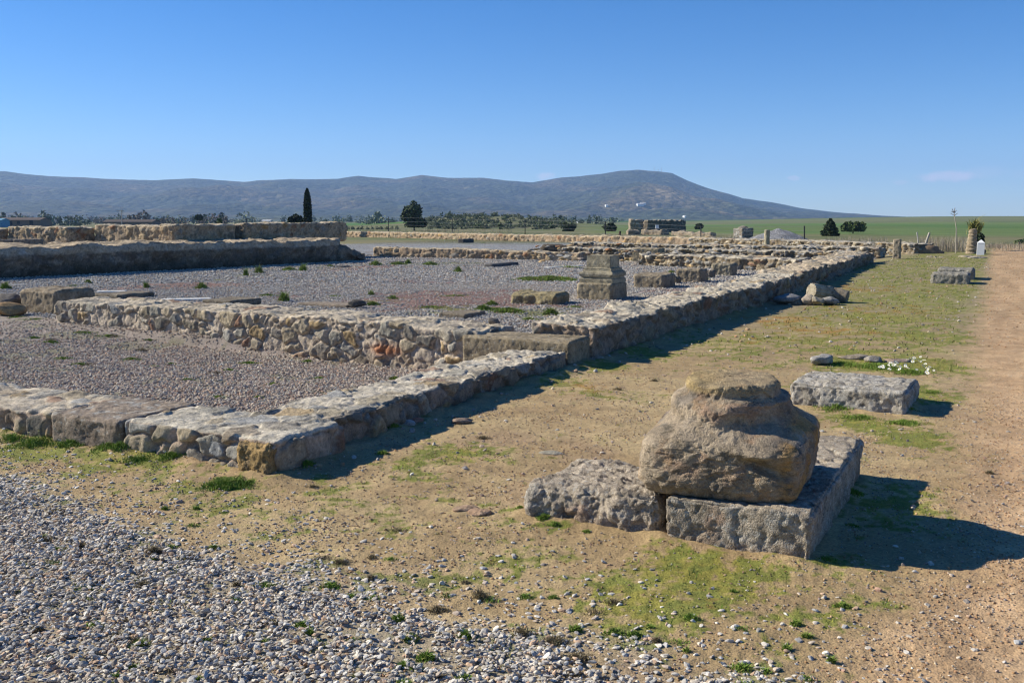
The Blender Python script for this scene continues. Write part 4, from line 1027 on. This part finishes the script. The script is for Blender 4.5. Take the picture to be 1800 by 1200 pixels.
# low weeds in the gravel bay, in the court and along the walls
W = []; sd = 200
for (px, py, w, h) in ((232, 628, 34, .05), (262, 596, 20, .04), (437, 626, 40, .05), (300, 633, 20, .03), (560, 656, 28, .035), (622, 682, 22, .04), (403, 643, 24, .04), (480, 670, 22, .03), (30, 566, 34, .04), (90, 606, 30, .05), (150, 590, 46, .04), (190, 593, 40, .04), (110, 630, 40, .04), (140, 640, 30, .04), (60, 600, 20, .04), (330, 665, 26, .03), (385, 702, 40, .03), (455, 700, 18, .03), (270, 640, 20, .03), (695, 655, 24, .06), (540, 622, 20, .05), (250, 560, 20, .04), (60, 570, 40, .03)):
    sd += 3; W.append(tuft(px, py, w, 420, h, GR, sd, -.08, .005))
for (px, py, w, h) in ((200, 593, 34, .05), (155, 640, 30, .04), (380, 650, 40, .05), (250, 610, 26, .07), (90, 603, 30, .05)):
    sd += 3; W.append(tuft(px, py, w, 160, h, DRY, sd, -.08, .004))
for (px, py, w, h, n) in ((965, 492, 92, .14, 5000), (930, 491, 50, .1, 1600), (895, 548, 50, .10, 1500), (850, 545, 26, .12, 700), (968, 553, 24, .16, 400), (930, 562, 30, .06, 500), (1010, 540, 30, .06, 300), (865, 536, 20, .12, 400), (1205, 492, 20, .18, 300), (1180, 480, 14, .12, 200), (655, 536, 26, .1, 400), (700, 465, 30, .14, 600), (660, 466, 20, .22, 400), (757, 466, 26, .18, 600), (717, 463, 10, .22, 200), (805, 478, 14, .25, 200), (850, 427, 20, .1, 100), (533, 476, 12, .3, 300), (508, 475, 24, .16, 500), (455, 480, 16, .3, 260), (432, 484, 8, .3, 120), (355, 507, 20, .2, 300), (258, 506, 10, .2, 160), (155, 498, 12, .15, 160), (10, 508, 16, .2, 300), (500, 530, 18, .25, 260), (470, 520, 40, .06, 400), (690, 525, 20, .1, 200), (652, 518, 10, .15, 120), (1000, 470, 60, .1, 300), (580, 468, 14, .1, 200), (870, 545, 80, .05, 1400), (760, 540, 60, .04, 500), (1240, 492, 20, .1, 250), (800, 520, 60, .04, 300), (590, 520, 30, .04, 300), (130, 503, 40, .05, 200)):
    sd += 3; W.append(tuft(px, py, w, n, h, np.concatenate([GR, GR[3:] * 1.2, DRY[:1]]), sd, 0, .012))
tag(build_blades('weeds', W), kind='stuff')
# near weeds: along the foot of the front wall, round the plinth, dry bits in the gravel
W = []
for (px, py, w, h, n) in ((60, 782, 90, .05, 900), (130, 786, 70, .06, 900), (190, 796, 60, .05, 700), (240, 812, 60, .04, 600), (300, 812, 46, .05, 700), (212, 800, 40, .05, 500), (20, 775, 50, .05, 500), (1290, 1040, 16, .02, 150), (955, 915, 26, .03, 500), (975, 925, 24, .025, 400), (1032, 935, 18, .02, 200), (913, 898, 16, .02, 200), (690, 757, 26, .05, 300), (673, 800, 24, .04, 260), (540, 822, 30, .05, 300), (1455, 985, 40, .02, 300), (1500, 870, 40, .04, 400), (1420, 890, 30, .02, 200), (1470, 720, 70, .05, 900), (1510, 735, 60, .04, 700), (1590, 745, 60, .05, 700), (1440, 715, 30, .05, 300), (1480, 1065, 30, .03, 300), (1400, 1100, 26, .03, 260), (1500, 925, 30, .02, 200),
                         (1590, 722, 40, .05, 400), (1640, 690, 50, .03, 400), (1480, 640, 60, .05, 900), (1540, 645, 90, .06, 1800), (1600, 655, 70, .06, 1100), (700, 1090, 26, .04, 260), (750, 1160, 40, .04, 360), (1080, 1115, 36, .03, 300), (100, 965, 40, .02, 260), (150, 1035, 46, .02, 360), (410, 1060, 26, .03, 260), (530, 1100, 30, .03, 200), (1115, 1120, 30, .03, 300), (580, 1030, 40, .03, 300), (820, 1120, 30, .04, 300), (545, 1115, 20, .03, 160), (300, 960, 30, .02, 200)):
    sd += 3; W.append(tuft(px, py, w, n, h, GR, sd, 0, .004, 1.0))
for (px, py, w, h, n) in ((75, 950, 60, .035, 500), (140, 960, 30, .04, 300), (250, 1030, 20, .05, 260), (845, 1050, 24, .05, 300), (770, 1070, 40, .03, 300), (920, 1115, 30, .04, 300), (975, 1130, 40, .04, 400), (1015, 1160, 60, .03, 500), (100, 900, 50, .03, 300), (550, 855, 20, .03, 160), (270, 970, 30, .05, 300), (1740, 832, 16, .04, 120), (850, 770, 26, .04, 200), (700, 935, 60, .02, 300), (1085, 685, 20, .04, 150), (1150, 670, 16, .04, 150), (600, 990, 40, .03, 200), (330, 980, 30, .04, 240)):
    sd += 3; W.append(tuft(px, py, w, n, h, DRY, sd, 0, .003, 1.3))
r_ = np.random.RandomState(4242)
for i in range(150):
    px, py = r_.uniform(-40, 1500), r_.uniform(850, 1230); p_ = at(px, py); kk_ = masks(p_[0:1], p_[1:2])
    if kk_['gd'][0] < -.45 or kk_['path'][0] > .3: continue
    sd += 3; W.append(tuft(px, py, r_.uniform(10, 44), int(r_.uniform(40, 260)), r_.uniform(.012, .035), GR if i % 3 else DRY, sd, 0, .0035, 1.3))
tag(build_blades('weeds', W), kind='stuff')
q = at(400, 852); o = build_blades('grass_tuft', [tuft(400, 852, 86, 2600, .05, GR, 901, 0, .004, 1.2)], origin=q); tag(o, "bright green grass tuft on bare soil left of the ochre corner stone", "grass tuft")

def daisies(pts, n, spread, hgt, rad, seed, label):
    rs = np.random.RandomState(seed); q0 = at(*pts[0]); e = empty('daisy_clump', tuple(q0), label, "flowers")
    for i in range(n):
        a, b = pts[rs.randint(len(pts))]; c = at(a + rs.normal() * spread, b + rs.normal() * spread * .25); z0 = float(H(c[0:1], c[1:2])[0])
        top = np.array((c[0], c[1], z0 + hgt * rs.uniform(.5, 1.1))); nrm = np.array((rs.normal() * .4 - .2, rs.normal() * .4 - .4, 1)); nrm /= np.linalg.norm(nrm)
        s = np.cross(nrm, (1, 0, 0)); s /= np.linalg.norm(s); t = np.cross(nrm, s); R_ = rad * rs.uniform(.7, 1.2); th = np.linspace(0, 2 * np.pi, 20, endpoint=False)
        rr = R_ * (1 - .3 * (np.arange(20) % 2)); ring = lambda r, z: top + np.outer(np.cos(th) * r, s) + np.outer(np.sin(th) * r, t) + nrm * z
        V, Q = tube([(c[0], c[1], z0), top - nrm * .002], .0015, n=4); k0 = len(V); i_ = np.arange(20); j_ = (i_ + 1) % 20
        V = np.concatenate([V, ring(rr, .003), ring(R_ * .34, .0), ring(R_ * .30, .005), [top + nrm * .007]])
        Q2 = np.concatenate([Q, np.stack([k0 + i_, k0 + j_, k0 + 20 + j_, k0 + 20 + i_], 1), np.stack([k0 + 20 + i_, k0 + 20 + j_, k0 + 40 + j_, k0 + 40 + i_], 1)])
        T = np.stack([k0 + 40 + i_, k0 + 40 + j_, np.full(20, k0 + 60)], 1)
        # stem joins the underside of the head
        T = np.concatenate([T, np.stack([k0 + 20 + i_, k0 + 20 + j_, np.full(20, k0 - 1)], 1)])
        col = np.concatenate([np.tile((.1, .15, .03), (k0, 1)), np.tile((.8, .8, .76), (40, 1)), np.tile((.6, .45, .06), (21, 1))])
        mesh_np('flower_head', V, [Q2, T], 'plain', col, parent=e, origin=top, smooth=False)
daisies([(1552, 650), (1570, 650), (1585, 655), (1630, 655), (1615, 642), (1560, 655), (1600, 640), (1635, 662), (1620, 648)], 52, 9, .07, .019, 5, "clump of white daisies in the grass behind the granite slab")
daisies([(110, 775), (125, 770), (170, 783), (60, 765), (100, 780), (70, 775)], 20, 9, .06, .011, 6, "small white flowers at the foot of the embedded ashlar slab")
daisies([(296, 800), (286, 812), (237, 800)], 6, 4, .07, .012, 7, "two or three white flowers by the wall left of the ochre corner stone")

# ------------------------------------------------------------------ trees and far vegetation
def leaves(cen, nrm_out, size, col, seed):
    rs = np.random.RandomState(seed); n = len(cen); a = rs.normal(size=(n, 3)); a /= np.linalg.norm(a, axis=1)[:, None]; b = np.cross(a, rs.normal(size=(n, 3))); b /= np.linalg.norm(b, axis=1)[:, None]
    s = (size * rs.uniform(.5, 1.2, n))[:, None] if np.ndim(size) == 0 else (size * rs.uniform(.5, 1.2, n))[:, None]
    V = np.stack([cen - a * s, cen - b * s * .6, cen + a * s, cen + b * s * .6], 1).reshape(-1, 3)
    return V, np.arange(4 * n).reshape(-1, 4), np.repeat(col, 4, 0)
def crown_pts(n, seed, kind, w, h):
    rs = np.random.RandomState(seed)
    if kind == 'column':
        t = rs.rand(n); r = w / 2 * np.interp(t, [0, .08, .35, .7, .9, 1], [.7, .92, 1, .8, .45, .05]); a = rs.uniform(0, 2 * np.pi, n); q = rs.rand(n) ** .35
        return np.stack([np.cos(a) * r * q, np.sin(a) * r * q, t * h], 1)
    if kind == 'cone':
        t = rs.rand(n) ** 1.2; r = w / 2 * np.interp(t, [0, .1, .3, .6, .85, 1], [.75, 1, .98, .72, .35, .04]); a = rs.uniform(0, 2 * np.pi, n)
        r = r * (1 + .22 * np.sin(a * 5 + t * 21)) * (1 + .12 * np.sin(t * 40)); q = rs.rand(n) ** .4
        return np.stack([np.cos(a) * r * q, np.sin(a) * r * q, t * h], 1)
    dome = kind == 'dome'
    k = 26; cc = rs.normal(size=(k, 3)); cc /= np.linalg.norm(cc, axis=1)[:, None]; cc *= rs.uniform(.25, .72, (k, 1)); rad = rs.uniform(.22, .42, k)
    if kind == 'umbrella': cc[:, 2] = np.abs(cc[:, 2]) * .8
    i = rs.randint(0, k, n); d = rs.normal(size=(n, 3)); d /= np.linalg.norm(d, axis=1)[:, None]
    P = cc[i] + d * (rad[i] * rs.rand(n) ** .4)[:, None]
    if kind == 'umbrella': z = np.clip(P[:, 2], -.15, 2); return np.stack([P[:, 0] * w / 2, P[:, 1] * w / 2, (z + .15) / .85 * h], 1)
    if dome: return np.stack([P[:, 0] * w / 2, P[:, 1] * w / 2, np.abs(P[:, 2] + .35) / 1.3 * h], 1)
    return np.stack([P[:, 0] * w / 2, P[:, 1] * w / 2, (P[:, 2] + 1) / 2 * h], 1)
TG = np.array([(.035, .055, .02), (.05, .075, .03), (.025, .04, .015), (.06, .08, .03)])
def tree(name, px, base_y, top_y, wpx, D, kind, label, cat, n=2600, trunk=.12, pal=TG, seed=1, leaf=None):
    b = at_y(px, base_y, D); t = at_y(px, top_y, D); h = t[2] - b[2]; w = wpx / F_PX * D
    e = empty(name, tuple(b), label, cat); tz = h * trunk
    V, Q = tube([b - (0, 0, .3), b + (.01, 0, tz * .6), b + (0, 0, tz + h * .3)], max(w * .035, .06), max(w * .015, .03), 8)
    parts = [(V, Q)]; rs = np.random.RandomState(seed)
    for _ in range(5):
        a = rs.uniform(0, 6.28); parts.append(tube([b + (0, 0, tz + h * .05), b + (math.cos(a) * w * .14, math.sin(a) * w * .14, tz + h * .2), b + (math.cos(a) * w * .3, math.sin(a) * w * .3, tz + h * .38)], w * .015 + .01, w * .006 + .005, 5))
    V, Q = join(parts); mesh_np('trunk', V, Q, 'plain', (.10, .08, .06), parent=e, origin=b)
    P = crown_pts(n, seed, kind, w, h - tz) + b + (0, 0, tz)
    col = pal[rs.randint(0, len(pal), n)] * rs.uniform(.6, 1.35, (n, 1)) * (1 + .5 * fbm(P, 3.5 / w, 2, seed))[:, None]
    V, Q, c = leaves(P, None, leaf or w * .045, col, seed + 1); mesh_np('crown', V, Q, 'leaf', c, parent=e, origin=b, smooth=False)
tree('cypress', 541.5, 398, 332, 14, 88, 'column', "tall slender dark cypress behind the podium", "tree", 5000, .02, TG * .7, 301, .12)
tree('dark_bush', 521, 397, 374, 34, 89, 'dome', "rounded dark bush touching the cypress on its left", "bush", 2600, .03, TG * .75, 302, .16)
tree('pine_tree', 728, 404, 351, 54, 135, 'dome', "large dark bushy pine beyond the fence, left of the olive hill", "tree", 6000, .1, TG * 1.0, 303, .2)
tree('round_bush', 1000, 408, 388, 29, 128, 'dome', "dark round bush in front of the small white farm sheds", "bush", 2400, .03, TG, 304, .18)
tree('round_bush', 1073, 407, 391, 31, 128, 'dome', "dark flat bush left of the ruined house", "bush", 2200, .03, TG * .8, 305, .18)
tree('small_tree', 1229, 406, 392, 19, 150, 'bush', "small round dark tree right of the ruined house", "tree", 1500, .12, TG * .8, 306, .18)
tree('conical_tree', 1458.5, 420, 385, 26, 92, 'cone', "dark conical conifer at the edge of the green field", "tree", 4200, .04, TG * .8, 307, .13)
tree('umbrella_pine', 1499, 414, 387, 46, 108, 'umbrella', "flat topped umbrella pine next to the dark conical conifer", "tree", 3600, .3, np.array([(.06, .09, .025), (.09, .12, .035), (.05, .07, .02)]), 308, .16)
tree('dark_bush', 1716, 446, 403, 40, 50, 'dome', "dark bush right behind the rubble column", "bush", 3600, .03, TG * .8, 309, .09)
q = at_y(1713, 446, 44.5); spk = e = empty('spiky_plant', tuple(q), "spiky yellow green plant rising over the rubble column", "plant")
V, Q = tube([q, at_y(1713, 405, 44.5)], .08, .05); mesh_np('stem', V, Q, 'plain', (.2, .15, .1), parent=e, origin=q)
tree('green_bush', 1796, 436, 416, 26, 60, 'dome', "yellow green bush at the right frame edge beside the path", "bush", 2200, .03, TG * 2.0, 311, .09)
tree('palm_like_bush', 386, 396, 383, 12, 92, 'dome', "small yellow green bush showing over the podium wall", "bush", 700, .1, TG * 2.2, 312, .1)
tree('lone_tree', 350, 392, 377, 16, 190, 'umbrella', "small umbrella shaped tree far behind the podium wall", "tree", 900, .4, TG, 313, .25)

def mass(name, items, n_each, seed, leaf):
    """items: (px, base_y, top_y, wpx, D, palette)"""
    Vs, Qs, Cs, o = [], [], [], 0
    for i, (px, by, ty, w, D, pal) in enumerate(items):
        b = at_y(px, by, D); h = (by - ty) / F_PX * D; ww = w / F_PX * D
        P = crown_pts(n_each, seed + i, 'dome', ww, h) + b; rs = np.random.RandomState(seed + i)
        col = pal[rs.randint(0, len(pal), n_each)] * rs.uniform(.65, 1.3, (n_each, 1)); V, Q, c = leaves(P, None, leaf * max(h, .3), col, seed + i)
        Vs.append(V); Qs.append(Q + o); Cs.append(c); o += len(V)
    tag(mesh_np(name, np.concatenate(Vs), np.concatenate(Qs), 'leaf', np.concatenate(Cs), smooth=False), kind='stuff')
rs = np.random.RandomState(77); OL = np.array([(.15, .17, .10), (.12, .145, .08), (.18, .19, .12)]); BR = np.array([(.17, .13, .10), (.2, .155, .12)])
it = []
for i in range(330):      # olive grove on its low hill and around
    D = rs.uniform(150, 300); px = rs.uniform(735, 1010) if i % 4 else rs.uniform(760, 900)
    q = at_y(px, 400, D); z = float(H(np.array([q[0]]), np.array([q[1]]))[0]); py = project((q[0], q[1], z))[1]
    it.append((px, py + .3, py - rs.uniform(.7, 1.5) * F_PX / D, rs.uniform(1.2, 2.2) * F_PX / D, D, OL if rs.rand() < .85 else TG * 1.5))
for px in np.arange(612, 700, 8.5): it.append((px, 404.5, 396, 11, 150, OL))
for px, ty, w in ((790, 369, 14), (806, 371, 18), (818, 374, 10), (845, 375, 10), (868, 376, 14), (886, 378, 12), (905, 380, 10)): it.append((px, 386, ty, w, 262, TG * 1.1))
mass('olive_grove', it, 150, 500, .13)
it = []
for i in range(190):
    D = rs.uniform(330, 950); px = rs.uniform(-60, 1110) if i % 3 else rs.uniform(-20, 420); hh = rs.uniform(2.5, 7); by = 385 + 2.4 * F_PX / D
    it.append((px, by, by - hh * F_PX / D, rs.uniform(4, 12) * F_PX / D, D, (TG * 1.3, OL, BR)[rs.randint(0, 3) if px < 420 else rs.randint(0, 2)]))
for px, ty, w in ((240, 371, 24), (228, 375, 14), (256, 369, 16), (300, 377, 30), (325, 380, 24), (395, 378, 22), (355, 383, 16)): it.append((px, 394, ty, w, 300, BR))
for px, ty, w in ((975, 376, 16), (985, 374, 10), (965, 380, 14), (925, 378, 10), (1010, 380, 10), (1035, 378, 12), (1048, 379, 10), (1022, 382, 12), (145, 377, 18), (105, 377, 14), (120, 380, 12), (8, 374, 14), (62, 386, 10), (118, 389, 14), (90, 390, 12)): it.append((px, 393, ty, w, 420, TG * 1.2))
mass('woodland', it, 130, 900, .12)
# dry stalks and thistles past the wall end
Wd = []
for (a, b, y0, h, n) in ((1616, 1700, 442, .8, 3200), (1700, 1800, 436, .35, 1200), (1450, 1560, 424, .5, 1600), (1240, 1300, 424, .7, 900), (620, 900, 407, .5, 1500), (900, 1200, 414, .4, 1500), (1730, 1800, 440, .35, 700), (1240, 1620, 425, .3, 1500)):
    r_ = np.random.RandomState(int(a)); px = r_.uniform(a, b, n); P = np.array([at(p_, y0 + r_.uniform(-4, 4), .1) for p_ in px]); P[:, 2] = H(P[:, 0], P[:, 1])
    D = P[:, 1].mean(); Wd.append(blades(P, r_.uniform(.1, 1, n) ** 1.5 * h, np.full(n, .009 * D / 50), pick(np.array([(.30, .26, .2), (.26, .2, .15), (.22, .2, .1), (.33, .3, .26)]), n, int(a)), int(a) + 1, .3))
tag(build_blades('dry_grass', Wd), kind='stuff')

r_ = np.random.RandomState(8); c0 = at_y(1713, 405, 44.5); P = c0 + r_.normal(size=(420, 3)) * (.1, .1, .1)
V, Q_, T_, c_ = blades(P, r_.uniform(.15, .5, 420), np.full(420, .035), pick(np.array([(.2, .2, .05), (.28, .25, .08), (.13, .14, .04)]), 420, 9), 10, 1.0)
mesh_np('spikes', V, [Q_, T_], 'grass', c_, parent=spk, origin=c0, smooth=False)
# ------------------------------------------------------------------ fence
fe = empty('wire_fence', tuple(at(1064, 418)), "long wire fence with dark posts beyond the back walls", "fence")
posts = [(433, 407, 384, 105), (448, 407, 384, 106), (683, 406, 381, 112), (795, 409, 384, 104), (923, 413, 386, 92), (1064, 419, 389, 80), (1232, 424, 397, 68), (1414, 427, 397, 62)]
tops = []
for px, by, ty, D in posts:
    b = at_y(px, by, D); t = at_y(px, ty, D); b[2] = min(b[2], 0); V, Q = tube([b, t], .045, n=6); mesh_np('post', V, Q, 'metal', (.035, .035, .035), parent=fe, origin=b); tops.append((b, t))
for i in range(len(tops) - 1):
    (b0, t0), (b1, t1) = tops[i], tops[i + 1]; pr = []
    for f in (.05, .28, .5, .72, .96): pr.append(tube([b0 + (t0 - b0) * f, b1 + (t1 - b1) * f], .006, n=4))
    V, Q = join(pr); mesh_np('wire_strands', V, Q, 'metal', (.2, .2, .2), parent=fe, origin=b0)
# the low stubs of the old timber gate near the ruin
q = at(1089, 420); V, Q = join([tube([q, at_y(1090, 406, q[1])], .09), tube([at_y(1085, 420, q[1]), at_y(1089, 410, q[1])], .05)]); tag(mesh_np('timber_post', V, Q, 'plain', (.09, .06, .045), origin=q), "short dark timber post with a brace left of the ruined house", "post")

# ------------------------------------------------------------------ ruins, mound, farm buildings
RU = dict(res=.12, cell=(.5, .5, .3), amp=.06, pal=PAL_GREY * np.array((1.0, .86, .7)), mortar=(.26, .21, .15), top=(.34, .28, .2), rough_top=.12, r=.05, joint=.2, jag=.04)
D = 118.
q = at_y(1155, 404, D); e = empty('ruined_house', (q[0], q[1], 0), "roofless ruined stone house with a long dark wall on the plain", "ruin")
def rw(name, pxa, ya, pxb, yb, w, ty, seed, **k):
    a = at_y(pxa, 404, ya)[:2]; b = at_y(pxb, 404, yb)[:2]; zt = at_y(pxa, ty, ya)[2]
    kk = {**RU, **k}; return wall(name, a, b, w, zt, z0=-.8, seed=seed, parent=e, origin=(q[0], q[1], 0), **kk)
rw('long_wall', 1139, D - 1, 1206, D + 4, .7, 387, 401, pal=dark * 1.2, mortar=(.13, .105, .08))
rw('tower_wall', 1108, D, 1131, D, .6, 386.5, 402, pal=PAL_GREY)
rw('tower_wall', 1104, D + 2, 1108, D - .1, .5, 385.5, 403)
rw('side_wall', 1126, D + .1, 1132, D + 5, .5, 387, 404, pal=dark, mortar=(.12, .1, .08))
rw('rear_wall', 1131, D + 5, 1141, D + 3, .5, 387, 405)
LW = "low ruined walls round the ruined house"
def lowruin(label, pxa, ya, pxb, yb, w, ty, seed, **k):
    a = at_y(pxa, 404, ya)[:2]; b = at_y(pxb, 404, yb)[:2]; o = wall('ruined_wall', a, b, w, at_y(pxa, ty, ya)[2], z0=-.4, seed=seed, **{**RU, **k}); tag(o, label, "ruin", LW)
lowruin("low pale ruined wall left in front of the ruined house", 1100, 100, 1113, 97, .8, 405, 411)
lowruin("short shaded ruined wall in front of the tower of the ruined house", 1113, 97, 1124, 103, .6, 404, 412, pal=dark * 1.3)  # its shade is painted in with a darker stone palette
lowruin("pale low wall right below the ruined house", 1126, 100, 1164, 98, 1.2, 404, 413)
lowruin("long low pale wall running right from the ruined house", 1180, 96, 1250, 90, .6, 407, 414)
q = at_y(1155, 405, 99); o = block('info_panel', (q[0], q[1], at_y(1155, 404.5, 99)[2] + .2), (.35, .06, .32), .1, mat='white', col=(.75, .75, .75), r=.01, amp=.001, pit=0, seed=1); tag(o, "small white panel in front of the ruined house", "sign")
q = at_y(1306, 420, 82)
o = block('tower_stub', (q[0], q[1], 0), (1.15, 1.3, at_y(1306, 401, 82)[2]), R(24), mat='masonry', col=(.24, .2, .15), seed=421, r=.06, amp=.05, pit=.02, res=.04,
          colfn=lambda c, B, n, W: masonry(B, n, W, (.25, .25, .18), PAL_GREY * .9, (.2, .17, .13), (.3, .26, .2), .03, 3)[1]); tag(o, "square ruined masonry stub behind the grey mound", "ruin")
boulder('rock', (q[0], q[1], at_y(1306, 403.5, 82)[2]), (.8, .6, .35), .2, 422, (.22, .19, .15), "loose rubble cap lying on the square ruined stub", sink=.1)
def mound():
    q = at_y(1368, 424, 70); V, Fc = ICO5; W = 2.7
    P = V.copy(); P[:, 2] = np.maximum(P[:, 2], -.05); rr = np.hypot(P[:, 0], P[:, 1]); z = np.where(V[:, 2] > 0, (1 - rr) ** .85, -.05)
    P = np.stack([P[:, 0] * W, P[:, 1] * W * .8, z * 1.05], 1); P += .07 * np.stack([0 * z, 0 * z, fbm(P + 3, 1.6, 5, 2)], 1)
    b = np.array((q[0], q[1], -.1)); c = np.array((.27, .265, .27)) * (1 + .25 * fbm(P, 4, 4, 5))[:, None]
    tag(mesh_np('gravel_mound', P + b, Fc, 'gravelfar', c, origin=b), "grey heap of gravel behind the piled stone courses", "heap")
mound()
def house(name, px, by, ty, wpx, D, depth, wallc, roofc, label, rot=0., wins=(), roof_h=.3, cat='building', over=.15, snap=True):
    b = at_y(px, by, D); h = (by - ty) / F_PX * D; w = wpx / F_PX * D; e = empty(name, tuple(b), label, cat); hw, hd = w / 2, depth / 2; cr, sr = math.cos(rot), math.sin(rot)
    def M_(V): V = np.array(V, float); return np.stack([V[:, 0] * cr - V[:, 1] * sr, V[:, 0] * sr + V[:, 1] * cr, V[:, 2]], 1) + b
    he = h * (1 - roof_h)
    bx = lambda x0, x1, y0, y1, z0, z1: [(x0, y0, z0), (x1, y0, z0), (x1, y1, z0), (x0, y1, z0), (x0, y0, z1), (x1, y0, z1), (x1, y1, z1), (x0, y1, z1)]
    BQ = np.array([[0, 3, 2, 1], [4, 5, 6, 7], [0, 1, 5, 4], [1, 2, 6, 5], [2, 3, 7, 6], [3, 0, 4, 7]])
    V = bx(-hw, hw, -hd, hd, -2, he) + [(-hw, 0, h), (hw, 0, h)]
    mesh_np('walls', M_(V), [BQ, np.array([[5, 6, 9], [7, 4, 8]])], 'plain', wallc, parent=e, origin=b, smooth=False)
    t = .12; sl_ = (h - he) / hd; V = []
    for y_, z_ in ((-hd - over, he - sl_ * over), (0, h), (hd + over, he - sl_ * over)):
        for x_ in (-hw - over, hw + over): V += [(x_, y_, z_ + .02), (x_, y_, z_ + t + .02)]
    Qr = np.array([[1, 3, 7, 5], [5, 7, 11, 9], [0, 4, 6, 2], [4, 8, 10, 6], [0, 2, 3, 1], [8, 9, 11, 10], [0, 1, 5, 4], [4, 5, 9, 8], [2, 6, 7, 3], [6, 10, 11, 7]])
    mesh_np('roof', M_(V), Qr, 'plain', roofc, parent=e, origin=b, smooth=False)
    for fx, fz, ww, wh in wins:
        x0 = -hw + fx * w; z0 = fz * he; V = bx(x0 - ww / 2, x0 + ww / 2, -hd - .06, -hd + .1, z0, z0 + wh); mesh_np('window', M_(V), BQ, 'plain', (.04, .04, .045), parent=e, origin=b, smooth=False)
    return e
house('brick_building', 44, 400, 383.5, 72, 250, 7, (.22, .15, .11), (.10, .075, .065), "long brown brick building at the far left behind the podium", .05, ((.1, .45, .8, .8), (.25, .3, 2.2, 1.1), (.5, .5, .7, .7), (.8, .2, .9, 1.5)), .25)
house('long_shed', 232, 400, 387, 86, 240, 5, (.2, .15, .12), (.09, .07, .06), "long low dark shed behind the podium wall", -.03, (), .3)
house('blue_shed', 2, 400, 385, 16, 230, 4, (.12, .3, .42), (.14, .3, .4), "small blue shed at the left frame edge", 0, (), .2)
house('white_shed', 976, 394, 389, 16, 330, 4, (.75, .75, .74), (.7, .7, .7), "longer white farm shed behind the round bush", 0, ((.25, .3, .5, .5), (.6, .3, .5, .5)), .25)
house('white_shed', 993, 395, 390, 10, 325, 4, (.72, .72, .71), (.66, .66, .66), "short white farm shed touching the round bush", 0, (), .25)
house('white_shed', 1011, 397, 391, 7, 300, 3, (.75, .75, .74), (.7, .7, .7), "small white shed right of the round bush", 0, (), .25)
house('white_shed', 470, 393, 387, 14, 420, 5, (.6, .6, .58), (.5, .5, .5), "pale shed among bare trees left of the dark bush", 0, (), .3)
house('white_shed', 128, 392, 387.5, 10, 420, 5, (.7, .7, .7), (.6, .6, .6), "white shed among the trees right of the brown brick building", 0, (), .3)
def on_hill(px, py):
    d = px_dir(px, py); ds = np.linspace(HR0, HR1 * 1.1, 4000); x = d[0] * ds; y = d[1] * ds; z = CAM_H + d[2] * ds; hz = hill_z(x, y); i = int(np.argmax(hz > z)); return y[i]
for px, by, ty, w, lab in ((1125, 361.5, 357.5, 11, "main white farmhouse on the slope of the peaked hill"), (1130, 359.5, 356.5, 9, "white farmhouse wing above the main one on the slope"), (1066, 362.5, 359.5, 4, "single tiny white house on the slope left of the farmhouse"), (1203, 382, 378.5, 3, "tiny white dot house low on the hill right of the ruined house")):
    house('farmhouse', px, by, ty, w, on_hill(px, by) - 6, 10, (.62, .62, .6), (.5, .47, .43), lab, .2, (), .3)
# quarry scar high on the left ridge, masts on the peak
for px, top, lab in ((1150, 293.5, "left thin radio mast on the peak"), (1163, 294, "tallest right thin radio mast on the peak"), (1157, 297, "shortest middle radio mast on the peak")):
    Dm = HR1; b = at_y(px, 305.5, Dm); b[2] = float(hill_z(np.array([b[0]]), np.array([b[1]]))[0]) - 1; t = at_y(px, top, Dm); em = empty('radio_mast', tuple(b), lab, "mast", "radio masts on the peak")
    V, Q = tube([b, t], .7, .35, 5); mesh_np('mast_pole', V, Q, 'metal', (.35, .33, .33), parent=em, origin=b)
    V, Q = join([tube([t - (2.2, 0, 3 + k_ * 5), t - (-2.2, 0, 3 + k_ * 5)], .3, n=5) for k_ in range(2)]); mesh_np('aerial', V, Q, 'metal', (.4, .4, .4), parent=em, origin=t)
q = at_y(214, 396, 230); e = empty('utility_pole', tuple(q), "double armed utility pole far behind the podium", "pole"); t = at_y(214, 368.5, 230)
V, Q = tube([q, t], .13, .1); mesh_np('pole', V, Q, 'plain', (.3, .28, .26), parent=e, origin=q); V, Q = tube([t - (1.2, 0, .3), t - (-.6, 0, .3)], .07); mesh_np('crossarm', V, Q, 'plain', (.3, .28, .26), parent=e, origin=t)

# ------------------------------------------------------------------ haze: one closed box of even air round everything
def haze():
    x0, x1, y0, y1, z0, z1 = -7600, 7600, -60, 7400, -260, 420
    V = np.array([(x0, y0, z0), (x1, y0, z0), (x1, y1, z0), (x0, y1, z0), (x0, y0, z1), (x1, y0, z1), (x1, y1, z1), (x0, y1, z1)], float)
    o = mesh_np('haze', V, np.array([[0, 3, 2, 1], [4, 5, 6, 7], [0, 1, 5, 4], [1, 2, 6, 5], [2, 3, 7, 6], [3, 0, 4, 7]]), 'plain', smooth=False)
    m = bpy.data.materials.new('haze'); m.use_nodes = True; n = m.node_tree; n.nodes.clear(); out = n.nodes.new("ShaderNodeOutputMaterial"); v = n.nodes.new("ShaderNodeVolumePrincipled")
    v.inputs["Color"].default_value = (.38, .60, 1, 1); v.inputs["Density"].default_value = .000145; v.inputs["Anisotropy"].default_value = .1; n.links.new(v.outputs[0], out.inputs["Volume"])
    o.data.materials.clear(); o.data.materials.append(m); tag(o, kind='stuff')
haze()
